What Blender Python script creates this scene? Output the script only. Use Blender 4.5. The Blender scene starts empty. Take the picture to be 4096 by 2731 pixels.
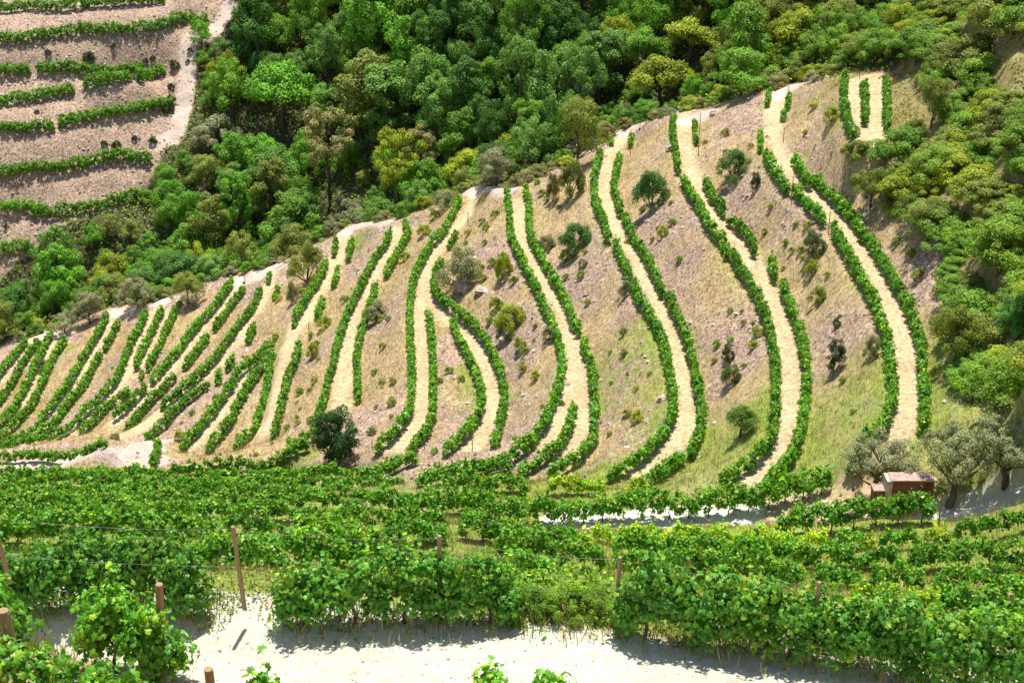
import bpy, math, random
import numpy as np
rng = np.random.default_rng(7); random.seed(7)
D = bpy.data; SC = bpy.context.scene; COL = SC.collection
R = math.radians
# ------------------------------------------------------------------ camera, sky, sun, exposure
CZ = 100.0; PITCH = 27.0; F = 2352 * 50 / 36.0
cam = D.objects.new('camera', D.cameras.new('camera')); COL.objects.link(cam)
cam.location = (0, 0, CZ); cam.rotation_euler = (R(90 - PITCH), 0, 0)
cam.data.lens = 50; cam.data.sensor_width = 36; cam.data.clip_end = 5000; SC.camera = cam
SUN_EL, SUN_AZ = 74.0, 6.0          # azimuth from +Y towards +X
w = D.worlds.new("World"); SC.world = w; w.use_nodes = True
nt = w.node_tree; sky = nt.nodes.new('ShaderNodeTexSky'); sky.sky_type = 'NISHITA'; sky.sun_disc = False
sky.sun_elevation = R(SUN_EL); sky.sun_rotation = R(SUN_AZ); sky.altitude = 300
nt.links.new(sky.outputs[0], nt.nodes['Background'].inputs[0]); nt.nodes['Background'].inputs[1].default_value = 0.10
sl = D.lights.new('sun', 'SUN'); sl.energy = 4.6; sl.angle = R(0.5); sl.color = (1, .955, .88)
so = D.objects.new('sun', sl); COL.objects.link(so)
from mathutils import Vector, noise as mnoise
sd = Vector((math.sin(R(SUN_AZ)) * math.cos(R(SUN_EL)), math.cos(R(SUN_AZ)) * math.cos(R(SUN_EL)), math.sin(R(SUN_EL))))
so.rotation_euler = sd.to_track_quat('Z', 'Y').to_euler(); so.location = sd * 300
SC.view_settings.view_transform = 'Standard'; SC.view_settings.look = 'None'
SC.view_settings.exposure = 0.86; SC.view_settings.gamma = 1.0
SC.cycles.max_bounces = 6; SC.cycles.diffuse_bounces = 3; SC.cycles.transparent_max_bounces = 4
# ------------------------------------------------------------------ pixels -> places
CROP = dict(a=(0, 0, 1.53125), b=(1024, 0, 1.53125), c=(2048, 0, 1.53125), d=(3072, 0, 1.53125), e=(0, 1000, 1.53125),
            f=(1024, 800, 1.53125), g=(2048, 900, 1.53125), h=(3072, 900, 1.53125), i=(0, 1900, 1.8867), j=(1024, 1900, 1.8867),
            k=(2048, 1900, 1.8867), l=(3072, 1900, 1.8867), m=(0, 1750, 2.138), n=(1000, 1700, 2.138), o=(2000, 1750, 2.138),
            p=(3000, 1750, 2.146), z=(0, 1360, 1.1436), D=(0, 0, 0.57422))
def px(s):
    """'c 10,20 30,40 g 5,6' -> photograph points"""
    out = []; cr = 'D'
    for t in s.split():
        if t in CROP: cr = t; continue
        x, y = map(float, t.split(',')); o = CROP[cr]
        out.append(((o[0] + x / o[2]) * 0.57422, (o[1] + y / o[2]) * 0.57422))
    return np.array(out)
cp, sp = math.cos(R(PITCH)), math.sin(R(PITCH))
def rays(p):
    p = np.atleast_2d(p); u = (p[:, 0] - 1176) / F; v = (784 - p[:, 1]) / F
    return np.stack([u, cp + v * sp, -sp + v * cp], 1)
def on_level(p, h):
    d = rays(p); t = np.asarray(h) / -d[:, 2]
    q = d * t[:, None]; q[:, 2] += CZ; return q
def at_range(p, s):
    d = rays(p); d /= np.linalg.norm(d, axis=1)[:, None]
    q = d * np.asarray(s)[..., None]; q[:, 2] += CZ; return q
def resample(q, step):
    q = np.asarray(q, float)
    if len(q) < 2: return q
    if len(q) > 2:                       # Catmull-Rom
        e = np.vstack([2 * q[0] - q[1], q, 2 * q[-1] - q[-2]]); o = []
        for i in range(1, len(e) - 2):
            t = np.linspace(0, 1, 8, endpoint=False)[:, None]; a, b, c, d = e[i - 1:i + 3]
            o.append(.5 * (2 * b + (c - a) * t + (2 * a - 5 * b + 4 * c - d) * t ** 2 + (-a + 3 * b - 3 * c + d) * t ** 3))
        q = np.vstack(o + [q[-1:]])
    s = np.r_[0, np.cumsum(np.linalg.norm(np.diff(q[:, :2], axis=0), axis=1))]
    n = max(2, int(s[-1] / step) + 1); t = np.linspace(0, s[-1], n)
    return np.stack([np.interp(t, s, q[:, k]) for k in range(q.shape[1])], 1)
# ------------------------------------------------------------------ the vine rows: (key, points, height drop or ranges, label, style)
TN = dict(Z='the small three-row plot at the top right', A='the rightmost long terrace', B='the second long terrace from the right',
          C='the third long terrace from the right', D='the fourth long terrace from the right',
          E='the right branch of the forked terrace', F='the left branch of the forked terrace',
          G='the terrace above the lone dark tree', H='the terrace left of the lone tree',
          N='the short track above the dirt triangle', I='the terrace ending at the dirt triangle',
          J='the long slanting left terrace', K='the three-row left terrace',
          L='the terrace left of the three-row one', M='the leftmost terrace')
LV = dict(Z=35.5, A=40, B=43.5, C=47, D=50.5, E=53.5, F=55, G=58.5, H=61.5, N=63.5, I=65.5, J=67.5, K=69, L=71, M=73)
ROWS = []
def row(ter, pts, desc, drop=None, **k): ROWS.append(dict(p=px(pts), h=LV[ter] if drop is None else drop, label='%s vine row %s' % (desc, TN[ter]) if ter in TN else desc, **k))
# small plot
row('Z', 'd 475,450 465,560 475,660 500,750 525,810', 'curved left edge', 35.5); ROWS[-1]['label'] = 'left vine row of ' + TN['Z']
row('Z', 'd 590,500 595,600 600,720', '', 35.5); ROWS[-1]['label'] = 'middle vine row of ' + TN['Z']
row('Z', 'd 725,470 730,600 730,760', '', 35.5); ROWS[-1]['label'] = 'right vine row of ' + TN['Z']
S = lambda ter, side, piece: '%s of the %s edge of %s' % (piece, side, TN[ter])
def R2(ter, side, pieces, **k):
    n = len(pieces)
    for i, p in enumerate(pieces):
        wd = 'whole vine row' if n == 1 else 'topmost vine row piece' if i == 0 else 'lowest vine row piece' if i == n - 1 else ('second', 'third', 'fourth', 'fifth')[i - 1] + ' vine row piece down'
        d = dict(p=px(p[0] if isinstance(p, tuple) else p), h=LV[ter], label='%s, %s edge of %s' % (wd, side, TN[ter])); d.update(k)
        if isinstance(p, tuple): d.update(p[1])
        ROWS.append(d)
thin = dict(hw=.24, ht=1.0)
R2('A', 'left', [('d 5,560 -5,620', thin), ('c 1520,800 1518,900', thin), 'd -10,930 40,1040 120,1140', 'd 165,1145 240,1230 345,1335',
    'd 400,1370 450,1470 h 455,100 560,290 640,430 690,560 730,700 755,850 765,960 760,1050 730,1170 680,1230 600,1300 520,1360'])
R2('A', 'right', [('d 125,585 122,640', thin), ('d 103,670 92,710', thin), 'd 165,960 210,1040 255,1115', 'd 280,1080 380,1180 470,1270 560,1370 590,1440',
    'd 625,1450 h 640,100 690,190 770,320 840,450 890,570 930,680 945,800 950,900 955,1000 960,1100 950,1220'])
R2('B', 'left', [('c 990,710 982,780 1000,900 1020,1030', dict(hw=.28, ht=1.2)), 'c 1050,1080 1100,1180 1160,1270 1200,1360 1250,1420 1310,1500 g 1310,160',
    'g 1350,160 1400,260 1460,340 1510,440 1560,560 h 25,700 45,850 50,1000 40,1150 20,1300 g 1500,1400 1400,1470 1290,1530'])
R2('B', 'right', [('c 1120,740 1125,800 1130,860', thin), 'c 1185,1100 1230,1190 1300,1290', 'c 1330,1330 1400,1390 1470,1460 1490,1530', 'h 20,200 45,310',
    'h 90,350 120,440 160,540 190,620 215,720 235,850 235,1000 220,1120 200,1230 175,1330 120,1420 60,1500 0,1560'])
R2('C', 'left', [('c 612,830 608,860', thin), 'c 540,920 515,1030 500,1130 520,1250 560,1340 590,1450', 'g 630,90 660,180 700,260 720,310',
    'g 750,340 770,430 830,500 880,600 920,680 940,760 960,850 980,950 990,1050 980,1150 950,1220 880,1310 800,1390 700,1460 600,1510'])
R2('C', 'right', [('c 735,820 725,880', thin), 'c 660,940 640,1020 625,1120 650,1220 665,1290', 'c 690,1310 730,1420 790,1500 g 800,140 840,220 900,340 920,400',
    'g 950,400 980,480 1030,580 1070,680 1100,780 1120,870 1140,980 1160,1080 1165,1150 1150,1230 1120,1320 1100,1380'])
R2('D', 'left', ['b 1535,1170 1550,1250 1555,1330 g -5,60 60,190 110,300 160,400 200,490 240,570 280,680 305,780 305,860 290,950 265,1040 230,1130 190,1210 120,1300 60,1360 0,1400 n 1950,360 1750,400 1450,440'])
R2('D', 'right', ['c 80,1150 105,1250 100,1340 115,1430 g 110,50 150,130 200,220 250,310 300,400 340,480 370,560 410,640', 'g 440,700 450,780',
    'g 480,800 490,900 500,1000 510,1100 505,1200 490,1300 440,1370 380,1430 300,1470 230,1510'])
ROWS.append(dict(p=px('g 375,1090 360,1180 330,1260 280,1340 200,1400 120,1450 40,1510'), h=50.5, label='middle vine row splitting the foot of the fourth terrace from the right'))
ROWS.append(dict(p=px('g 1040,1400 960,1460 870,1520 800,1560'), h=46.9, label='short vine row closing the foot of the third long terrace from the right'))
R2('F', 'left', ['b 1250,1200 1200,1300 1150,1400 f 1080,250 1020,350 980,430 960,510 945,620 940,700 945,800 950,950 955,1050 950,1200 930,1300 870,1380 800,1450 740,1500'])
R2('F', 'right', ['f 1055,680 1070,800 1080,900 1085,1000 1085,1100 1085,1230 1075,1320 1040,1400 980,1470 940,1530'])
R2('E', 'left', ['f 1205,730 1240,830 1290,930 1340,1030 1370,1120 1385,1200 1365,1290 1310,1380 1240,1450 1150,1520'])
R2('E', 'right', [('b 1230,1420 1180,1500', thin), 'f 1140,370 1100,440 1090,520 1130,590 1220,660 1320,740 1410,850 1460,950 1500,1050 1520,1170 1510,1280 1480,1400 1460,1480'])
ROWS[-2]['h'] = 55; 
def ramp(k, a, b): n = len(ROWS[k]['p']); ROWS[k]['h'] = np.linspace(a, b, n)
ramp(-1, 54.9, 53.3); ramp(-3, 54.6, 53.3); ramp(-4, 55, 55)
R2('G', 'left', ['f 820,180 790,260 720,350 660,480 610,580 560,680 520,790 490,900 465,1000 440,1100 420,1180 390,1280 360,1400 280,1450 200,1500'])
R2('G', 'right', ['f 910,130 930,190 880,280 830,380 790,450', 'f 735,520 700,620 660,740 630,840 615,950 620,1080 625,1200'])
R2('H', 'left', ['f 490,240 475,310', 'f 430,370 390,470 320,570 260,670 230,740'])
R2('H', 'right', [('f 590,240 560,350', dict(hw=.3)), 'f 500,420 470,510', 'f 410,590 370,700', 'f 265,870 240,970 190,1080 165,1200 130,1340 100,1440'])
R2('N', 'left', ['f 95,870 0,960 e 1470,730 1400,840 1340,920 1290,990 1230,1060 1170,1130 1110,1190'])
ROWS.append(dict(p=px('f 105,930 0,1060 e 1490,870 1440,960 1400,1050 1330,1130 1270,1200'), h=63.4, label='middle vine row of the three right of the dirt triangle'))
ROWS.append(dict(p=px('f 95,1000 60,1150 20,1300 e 1560,1090 1500,1130 1440,1190'), h=63.2, label='rightmost vine row of the three right of the dirt triangle'))
R2('I', 'left', [('f 80,440 75,490', thin), 'f 30,540 e 1530,360 1470,430 1420,510 1350,600 1280,690 1200,770 1120,840 1050,890 990,940'])
R2('I', 'right', [('f 140,530 105,590', thin), 'e 1560,450 1515,540', 'e 1430,650 1390,710', 'e 1340,740 1330,790', 'e 1270,810 1200,860 1130,910 1060,980 1000,1050 930,1110 890,1160'])
R2('J', 'left', ['e 1420,180 1360,270 1290,360 1230,420 1150,520 1090,600 1040,660 980,730 930,790', 'e 890,830 830,890 760,960 700,1010'])
R2('J', 'right', [('e 1490,220 1440,290 1370,390 1310,470', dict(hw=.3)), 'e 1270,520 1210,600 1130,700', 'e 1070,760 1000,830 930,900 860,980 800,1060 770,1090'])
R2('K', 'left', ['e 895,360 860,450 810,540 770,630 740,720 700,790 640,860 580,920 510,990 440,1060 360,1110'])
ROWS.append(dict(p=px('e 990,350 950,440 900,540 850,640 830,700'), h=69, label='middle vine row of three close rows on the left ridge'))
R2('K', 'right', ['e 1075,350 1030,450 980,560 930,660 905,710', ('e 870,740 860,770', thin), 'e 790,850 750,890', 'e 700,900 620,980 560,1040 490,1090'])
R2('L', 'left', ['e 655,390 610,480 550,580 490,680 430,790 370,870 310,950 260,1020 220,1080 120,1130 50,1170'])
R2('L', 'right', ['e 725,430 680,520 640,590', 'e 610,630 560,720 520,800 460,870 390,960 320,1060 240,1120'])
R2('M', 'left', ['e 160,540 110,600 50,680 0,740 -80,850'])
ROWS.append(dict(p=px('e 240,550 190,600 140,680 90,770 40,850 0,900 -80,1000'), h=73, label='second vine row in from the left edge of the photo on the leftmost terrace'))
ROWS.append(dict(p=px('e 310,500 270,580 220,680 180,780 130,870 80,960 20,1030 -60,1110'), h=72.2, label='third vine row in from the left edge of the photo on the leftmost terrace'))
R2('M', 'right', ['e 400,540 350,600 310,680 270,770 240,840', 'e 230,860 200,920 140,1000 80,1060 20,1120 -60,1170'])
for k in (-1, -2): ROWS[k]['h'] = 72.2
ROWS.append(dict(p=px('e -60,1250 150,1250 300,1235 450,1210 560,1170 640,1130'), s=[125, 124, 122, 120, 119, 118], label='vine row along the upper rim of the dirt triangle at the left'))
ROWS.append(dict(p=px('e -60,1180 60,1180 200,1150 400,1140'), h=70.6, label='ragged vine row where the left slanting rows meet the valley'))
ROWS.append(dict(p=px('e 960,1170 960,1230 930,1290'), s=[123, 120, 117], label='short vine stub at the right tip of the dirt triangle'))
# far-left terraces on the opposite slope
FL = [(49, 'highest', ['a -100,75 150,45 400,50 520,30 700,20 900,8 1000,0']), (51.5, 'second highest', ['a -100,245 150,240 330,220 500,190 700,190 850,180 1000,160 1100,130 1200,105', 'a 1180,150 1270,125']),
      (55.2, 'third highest', ['a -100,440 180,440', 'a 240,430 400,430 540,440 700,450 880,425']), (57.4, 'fourth highest', ['a -100,660 0,640 150,610 300,580 450,550', 'a 520,530 650,500 800,470', 'a 850,480 900,470 1010,440']),
      (59.8, 'fifth highest', ['a -100,790 150,790 330,780', 'a 370,760 550,720 750,690 900,670 1060,640']), (64.1, 'third lowest', ['a -100,1065 0,1060 250,1040 450,1020 650,980 800,970 930,990']),
      (67.9, 'second lowest', ['a -100,1280 250,1280', 'a 200,1310 400,1300 560,1280 650,1250 800,1220 900,1200']), (71.5, 'lowest', ['a -100,1540 200,1530'])]
for h, nm, ps in FL:
    for j, p in enumerate(ps):
        ROWS.append(dict(p=px(p), h=h, hw=.75, ht=1.75, far=1, label='%s vine row on the %s far terrace at the upper left' % ('unbroken' if len(ps) == 1 else ('left', 'middle', 'right')[j] if len(ps) == 3 else ('left', 'right')[j], nm)))
# near slope
def near(pts, s, label, **k):
    p = px(pts); s = np.interp(np.linspace(0, 1, len(p)), np.linspace(0, 1, len(np.atleast_1d(s))), np.atleast_1d(s))
    ROWS.append(dict(p=p, s=s, label=label, near=1, **k))
tall = dict(hw=.40, ht=1.5)
near('n 1050,600 1300,615 1600,620 1950,620 o 0,570 300,575 600,580 900,570 1200,545 1500,540 1800,510 2100,460 2350,430 p 200,440 350,410 500,370 680,335', [79, 77, 77, 79], 'long dense vine row with trunks above the pale valley road', stems=1, zb=.25, hw=.5, ht=1.85)
near('p 260,735 400,700 600,680 800,660 1000,620 1200,600 1400,585 1560,580', [71, 72], 'vine row with bare trunks below the brown shed', stems=1, zb=.4, hw=.48, ht=1.75)
yl = dict(tone=1, hw=.36, ht=1.3)
near('o 820,790 950,800', 70, 'yellowish vine clump leftmost in the sparse row on the near side of the valley road', **yl)
near('o 1020,790 1180,790', 70, 'second yellowish vine clump of the sparse row on the near side of the valley road', **yl)
near('o 1240,790 1340,790', 70, 'narrow yellowish vine clump third in the sparse row by the valley road', **yl)
near('o 1430,800 1600,790 1730,790', 70, 'wide yellowish vine clump in the middle of the sparse row by the valley road', **yl)
near('o 1800,800 1960,810', 70, 'yellowish vine clump right of the widest one in the sparse row by the valley road', **yl)
near('o 2020,820 2160,820 p 50,850 250,850 450,860 650,850', 69, 'long yellowish right part of the sparse row by the valley road', **yl)
near('p 770,840 950,840', 68.5, 'short green vine piece right of the white gap in the sparse roadside row')
near('p 1000,830 1050,830', 68.5, 'tiny vine clump between two pieces of the sparse roadside row', **yl)
near('p 1150,835 1300,835 1450,840', 68, 'green vine piece below the post by the shed')
near('p 1500,850 1700,840', 68, 'yellowish see-through vine piece right of the green one below the post', **yl)
near('p 1780,800 1950,770 2150,740 2350,690 2500,660', [67, 66], 'vine row at the right photo edge below the olive shadow', zb=.4)
near('o 1000,885 1200,875 1500,900 1800,915 1950,925 2350,950 p 200,965 450,985 650,985 850,975 1010,975', [64, 64, 62.5], 'long dark vine row second below the valley road', **tall)
near('p 1050,985 1260,985', 62.5, 'short vine piece second row below the road near the right')
near('p 1400,985 1600,995 1800,985 2000,975 2350,965 2500,965', [62, 61], 'vine row second below the road at the right photo edge', **tall)
near('o 1000,990 1150,1000 1310,1035', 60.5, 'left short piece of the third vine row below the valley road')
near('o 1350,1045 1550,1050 1750,1060 1950,1080 2150,1085 2350,1090 p 200,1100 430,1120', [60, 59], 'middle long piece of the third vine row below the valley road', **tall)
near('p 600,1120 800,1150 950,1170', 58, 'vine piece right of the sandy gap in the third row below the road')
near('p 1060,1150 1250,1160 1480,1190', 57.5, 'dense vine block in the third row below the road, second from the right', **tall)
near('p 1610,1200 1800,1210 2000,1220 2340,1240 2500,1250', [57, 56], 'dense vine block in the third row below the road at the right edge', **tall)
near('p 900,1340 1300,1350 1600,1350', [50, 49], 'fourth vine row below the road half hidden by the front row', **yl)
near('p 1640,1330 1900,1350 2350,1370 2500,1380', [50, 49], 'fourth vine row below the road at the right edge', **tall)
near('l 1150,1120 1400,1120 1700,1140 1950,1150', [42, 41], 'yellow-green vine row just behind the front row at the right', **tall)
near('o 0,790 250,790 500,820 650,840', [66, 66], 'vine row left of the thin black stake at the valley road', hw=.4)
near('o 700,830 760,840', 66, 'small vine clump right of the thin black stake', **yl)
near('o 0,900 200,900 450,925', 60, 'left piece of the dark vine row under the overhead wire', **tall)
near('o 530,960 700,970 880,1000', 59, 'right piece of the dark vine row under the overhead wire', **tall)
near('n 1820,835 2100,860 2340,890', 62, 'vine row piece right of the small white bare patch', **tall)
near('m 130,300 600,300 1000,300 1300,290 1700,300 2000,290 2300,295 n 500,410 750,420 1000,400 1150,370 1260,300', [114, 112, 108, 101], 'farthest near-slope vine row along the lower side of the dirt triangle')
near('m -60,355 500,350 1000,340 1500,350 2000,360 2350,355 n 500,470 800,470 1050,480 1300,470', [105, 102, 98], 'second farthest near-slope vine row right across the left half')
near('m -60,425 400,420 800,430 1200,420 1600,420 2000,420 2300,420 n 500,555 800,560 1000,570', [93, 92, 88], 'third farthest near-slope vine row on the left')
near('m -60,500 500,490 1000,500 1500,500 2000,510 2300,515 n 400,610 650,640 950,655', [81, 80, 79], 'fourth farthest near-slope vine row on the left')
near('m -60,595 400,560 800,570 1250,560 1700,570 2100,580 2300,590 n 500,730 800,755 1100,765 1350,760 1650,800', [69, 69, 68], 'fifth vine row up from the front row, crossing the left half')
near('m 60,640 500,650 850,640', 59, 'leftmost piece of the vine row behind the slack wire', **tall)
near('m 980,610 1140,610 1300,650 1600,660 1850,670', 59, 'middle piece of the vine row behind the slack wire', **tall)
near('m 1950,670 2280,690', 59, 'short piece of the vine row above the second post from the left', **tall)
near('n 400,865 700,885 950,900', 59, 'dark vine piece right of the dry brown bush', **tall)
near('n 1180,850 1400,850 1650,870', 60, 'vine piece behind the wooden stake in the middle', **tall)
near('m -60,740 400,730 800,745 1200,770 1700,780 1900,800', [49, 48], 'vine row directly behind the front row at the left', **tall)
near('n 0,1000 300,1010 700,1010 1100,1010', [46, 45], 'yellowish vine row directly behind the front row in the middle', hw=.45, ht=1.6)
near('n 1700,500 2000,480 2300,480 o 200,440', [86, 84], 'vine row just above the long dense row, left of the road end')
near('o 440,400 650,385 760,390 870,390', [83, 82], 'broken vine row between grass and the long dense row', **yl)
near('o 1120,400 1250,370', [80, 80], 'small vine clump above the long dense row beside the track foot', **yl)
near('z 1400,470 1270,515 1100,560 900,570 790,590', [110, 108, 107], 'vine row at the foot of the slope left of the lone dark tree')
near('z 1560,585 1380,600 1150,612 900,612', [104, 104], 'vine row just below the lone dark tree')
near('z 1900,520 1830,540 1750,590 1650,610', [100, 101], 'short vine row right of the lone dark tree foot', hw=.3)
near('z 2330,540 2200,560 2050,580 1930,610', [93, 95], 'vine row below the fork terrace foot')
near('z 640,580 560,600 300,600 -60,600', [116, 117], 'vine row hugging the lower lip of the dirt triangle')
# front row along the near road: the points are the foot of the row
def front(pts, s, label, **k):
    near(pts, s, label, foot=1, front=1, stems=1, zb=.12, **k)
near('m 1650,960 2000,985 2350,1000', [41, 40], 'dark vine row seen through the gap at the second front post', hw=.5, ht=1.7)
near('o 60,1130 250,1090 420,1120', [40, 40], 'vine clump filling the gap right of the middle front block', hw=.5, ht=1.6)
front('D -70,1322 20,1328 200,1345 330,1352 450,1362', [34.5, 31.5], 'front vine row piece with tall posts at the left of the near road', hw=.5, ht=1.9)
front('D 655,1395 800,1412 1010,1430 1165,1445', [30.6, 30.2], 'big front vine block along the near road between the second and fourth posts', hw=.42, ht=1.85)
front('D 1440,1475 1600,1500 1858,1535 2100,1570 2500,1615', [29.8, 28.8], 'big front vine block along the near road at the right', hw=.44, ht=1.9)
front('D 225,1535 300,1545 405,1565', [27.6, 27.0], 'round leafy vine block on our side of the near road at the lower left', hw=.46, ht=1.95)
front('D -60,1475 40,1490', [28, 28], 'vine block at the left photo edge on our side of the near road', hw=.4, ht=1.8)
front('D -80,1700 60,1700 200,1700 330,1712', [21.5, 21.3], 'nearest vine row with pale shoots in the lower left corner', hw=.36, ht=1.6)
front('D 590,1705 640,1708', [21, 21], 'single vine shoot rising over the near road at the bottom edge', hw=.16, ht=1.75)
front('D 1110,1735 1160,1740', [20.5, 20.5], 'left of two vine tips peeping over the bottom edge', hw=.2, ht=1.62)
front('D 1240,1748 1320,1752', [20.5, 20.5], 'right of two vine tips peeping over the bottom edge', hw=.2, ht=1.7)
# ------------------------------------------------------------------ terrain
STEP = .4; X0, X1, Y0, Y1 = -112, 112, -14, 266
gx = np.arange(X0, X1, STEP); gy = np.arange(Y0, Y1, STEP); NX, NY = len(gx), len(gy)
num = np.zeros((NY, NX)); den = np.zeros((NY, NX))
def stamp(q, rad, wt=1.0, A=None, B=None):
    A = num if A is None else A; B = den if B is None else B
    q = resample(q, .3) if len(q) > 1 else np.asarray(q); k = int(rad / STEP) + 1
    for dy in range(-k, k + 1):
        for dx in range(-k, k + 1):
            ix = np.round((q[:, 0] - X0) / STEP).astype(int) + dx; iy = np.round((q[:, 1] - Y0) / STEP).astype(int) + dy
            ok = (ix >= 0) & (ix < NX) & (iy >= 0) & (iy < NY); ix, iy, z = ix[ok], iy[ok], q[ok, 2]
            d = np.hypot(X0 + ix * STEP - q[ok, 0], Y0 + iy * STEP - q[ok, 1]); g = d <= rad
            np.add.at(A, (iy[g], ix[g]), wt * z[g]); np.add.at(B, (iy[g], ix[g]), wt)
for r in ROWS:
    zc = 0. if r.get('foot') else r.get('ht', 1.35) * .5 + .1
    if 's' in r:
        q = at_range(r['p'], r['s']); q[:, 2] -= zc
    else:
        q = on_level(r['p'], np.asarray(r['h']) - zc); q[:, 2] = CZ - r['h']
    r['q'] = resample(q, .35); stamp(q, .62 if r.get('front') else .7)
def C3(s):  # 'x,y,h' display points on level h
    t = np.array([[float(v) for v in a.split(',')] for a in s.split()]); return on_level(t[:, :2], t[:, 2])
def CY(s):  # 'x,Y,h': display column, distance ahead, drop
    o = []
    for a in s.split():
        x, Y, h = map(float, a.split(',')); dep = math.atan2(h, Y); al = dep - R(PITCH)
        o.append(((x - 1176) / F * math.hypot(Y, h) * math.cos(al), Y, CZ - h))
    return np.array(o)
# tracks (centre lines) and their colour masks
TR = []
def track(pts, h, hw): q = on_level(px(pts), h); TR.append((q, hw * .9)); stamp(q, .5)
track('d 60,545 30,700 40,830 80,930 160,1080 260,1200 370,1310 470,1400 h 490,60 570,180 660,330 730,470 790,620 830,760 850,900 855,1050 840,1180 790,1290 720,1400', LV['A'], .95)
track('c 1060,700 1050,850 1080,1000 1130,1120 1200,1240 1290,1370 1380,1470 g 1420,160 1500,270 1560,400 h 60,560 100,700 130,870 130,1020 110,1150 80,1280 20,1380 -40,1480 g 1460,1560', LV['B'], .85)
track('c 700,820 640,880 590,960 570,1050 560,1150 590,1270 620,1360 680,1480 g 720,140 790,270 860,380 920,500 970,620 1000,720 1030,850 1055,980 1070,1080 1070,1200 1030,1290 960,1390 850,1480 780,1530', LV['C'], .9)
track('c 40,1230 30,1350 60,1480 g 80,150 160,270 230,380 290,480 330,580 360,680 380,800 400,900 430,1000 440,1100 430,1200 410,1290 360,1370', LV['D'], .9)
track('g 390,850 350,1000 320,1100 270,1230 200,1350', LV['D'], .75)
track('b 1340,1200 1310,1300 1250,1380 1150,1480 f 1200,180 1120,280 1060,360 1030,440 1020,540 1020,620 1010,720 1005,850 1010,950 1015,1100 1015,1250 1000,1340 940,1430 860,1520', LV['F'], .85)
track('f 1040,600 1100,680 1180,730 1270,820 1350,900 1410,1000 1440,1100 1440,1230 1430,1330 1380,1430 1320,1520', np.linspace(55, 53.3, 11), .85)
track('f 870,170 830,260 760,370 690,480 640,590 590,720 560,840 545,950 530,1080 530,1180 510,1300 460,1400', LV['G'], .9)
track('f 540,200 510,320 440,440 390,550 330,650 280,730 230,790 180,880 140,1000 110,1130 80,1280 40,1420', LV['H'], 1.0)
track('e 1560,720 1480,790 1420,880 1370,980 1300,1060 1230,1140 1160,1220', 63.5, .75)
track('f 110,450 50,580 e 1500,480 1420,580 1340,680 1250,770 1150,860 1050,920 950,1010 850,1090 760,1140', 65.5, .8)
track('e 1500,130 1440,230 1380,320 1300,410 1230,500 1150,590 1080,680 1000,770 930,860 850,930 760,1000 690,1060', 67.5, .8)
track('e 1000,300 930,420 880,540 820,660 770,760 700,850 620,930 540,1010 470,1080 380,1160', 69, .8)
track('e 1030,370 960,500 900,620 860,700', 69, .6)
track('e 750,370 690,420 640,510 580,620 520,710 450,810 390,900 330,980 280,1060', 71, .8)
track('e 290,490 200,540 130,620 50,730 0,810', 73, .7); track('e 390,510 300,580 250,680 200,790 150,880 110,970', 72.2, .7)
track('d 540,480 540,600 560,700 620,880', 35.5, 1.1); track('d 660,480 660,620 650,760 640,900', 35.5, 1.1)
# bare road along the ridge head of the terraces
ridge_s = '-120,835,75 0,800,74 100,765,73.4 180,745,72 250,712,71 400,680,69 530,632,67.6 640,606,65.6 720,560,63 800,517,61.5 900,505,58.7 1000,470,56.5 1090,428,54.8 1180,432,51 1290,395,49.5 1380,330,47.6 1450,290,46.8 1560,262,43.6 1640,250,42.5 1760,206,40.3 1870,192,38.5 1960,168,36 2060,178,35'
RID = C3(ridge_s); stamp(RID, .8)
BARE = []
for s_, rr in (('1780,225,40 1830,205,39.7 1880,200,39', 1.1), ('1560,280,43.5 1620,268,43', 1.1), ('1440,305,47 1500,290,46.3 1550,285,45', 1.3), ('800,530,61.3 850,520,60.5 890,520,59.5', 1.1),
               ('1085,440,55 1130,440,54 1170,445,51.5', 1.3), ('540,650,67.5 580,630,66.5 640,615,65.6', 1.3), ('530,22,50 480,62,51 440,150,56 430,220,58.5 405,300,61 370,360,64', 1.2), ('260,720,71 320,712,70 390,692,69.2', 1.0), ('100,775,73 150,770,72.2', 1)):
    BARE.append((C3(s_), rr))
# other ground: ravine and wooded slope behind, right hillside, valley road, near road, the bank under the camera
for s_ in ('-200,172,79 0,158,77 300,158,74.5 600,158,71.5 900,152,64.5 1300,148,54 1700,141,43.5 2000,138,37 2352,125,27',
           '700,175,66 900,172,57 1300,170,47 1700,165,37 2000,160,30 2352,150,19',
           '700,200,53 900,197,45 1300,195,34 1700,190,24 2000,185,17 2352,180,6', '-300,240,31 600,232,36 1300,232,17 2000,222,0 2700,220,-14',
           '2500,60,28 2500,90,27 2500,120,20 2500,150,12'):
    stamp(CY(s_), 1.2)
for s_ in ('2352,120,27.5 2352,300,31.5', '2200,200,33 2200,450,35.3', '2352,500,34 2352,700,36 2352,1000,37.6', '2230,700,38 2230,950,39', '2352,1130,38 2280,1150,39 2170,1175,40.4 1990,1195,41.6'):
    stamp(C3(s_), 1.0)
VR = C3('1150,1200,44 1290,1197,43.8 1420,1193,43.5 1560,1188,43.3 1700,1186,43 1820,1180,42.6 1930,1188,42 2050,1196,41.2 2170,1186,40.4 2260,1165,39.3 2352,1120,38 2450,1080,37')
stamp(VR, 1.0)
GT = C3('1990,1115,41.5 1930,1140,42 1850,1160,42.6')          # grassy track joining the valley road
stamp(GT, .8); TR.append((GT, 1.2))
DP = C3('55,1072,61.9 200,1068,61.6 330,1062,61.3'); DP2 = C3('140,1060,62.6 330,1038,62.6'); DP3 = C3('240,1042,63.4 345,1016,64')
for d_ in (DP, DP2, DP3): stamp(d_, .9)
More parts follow.
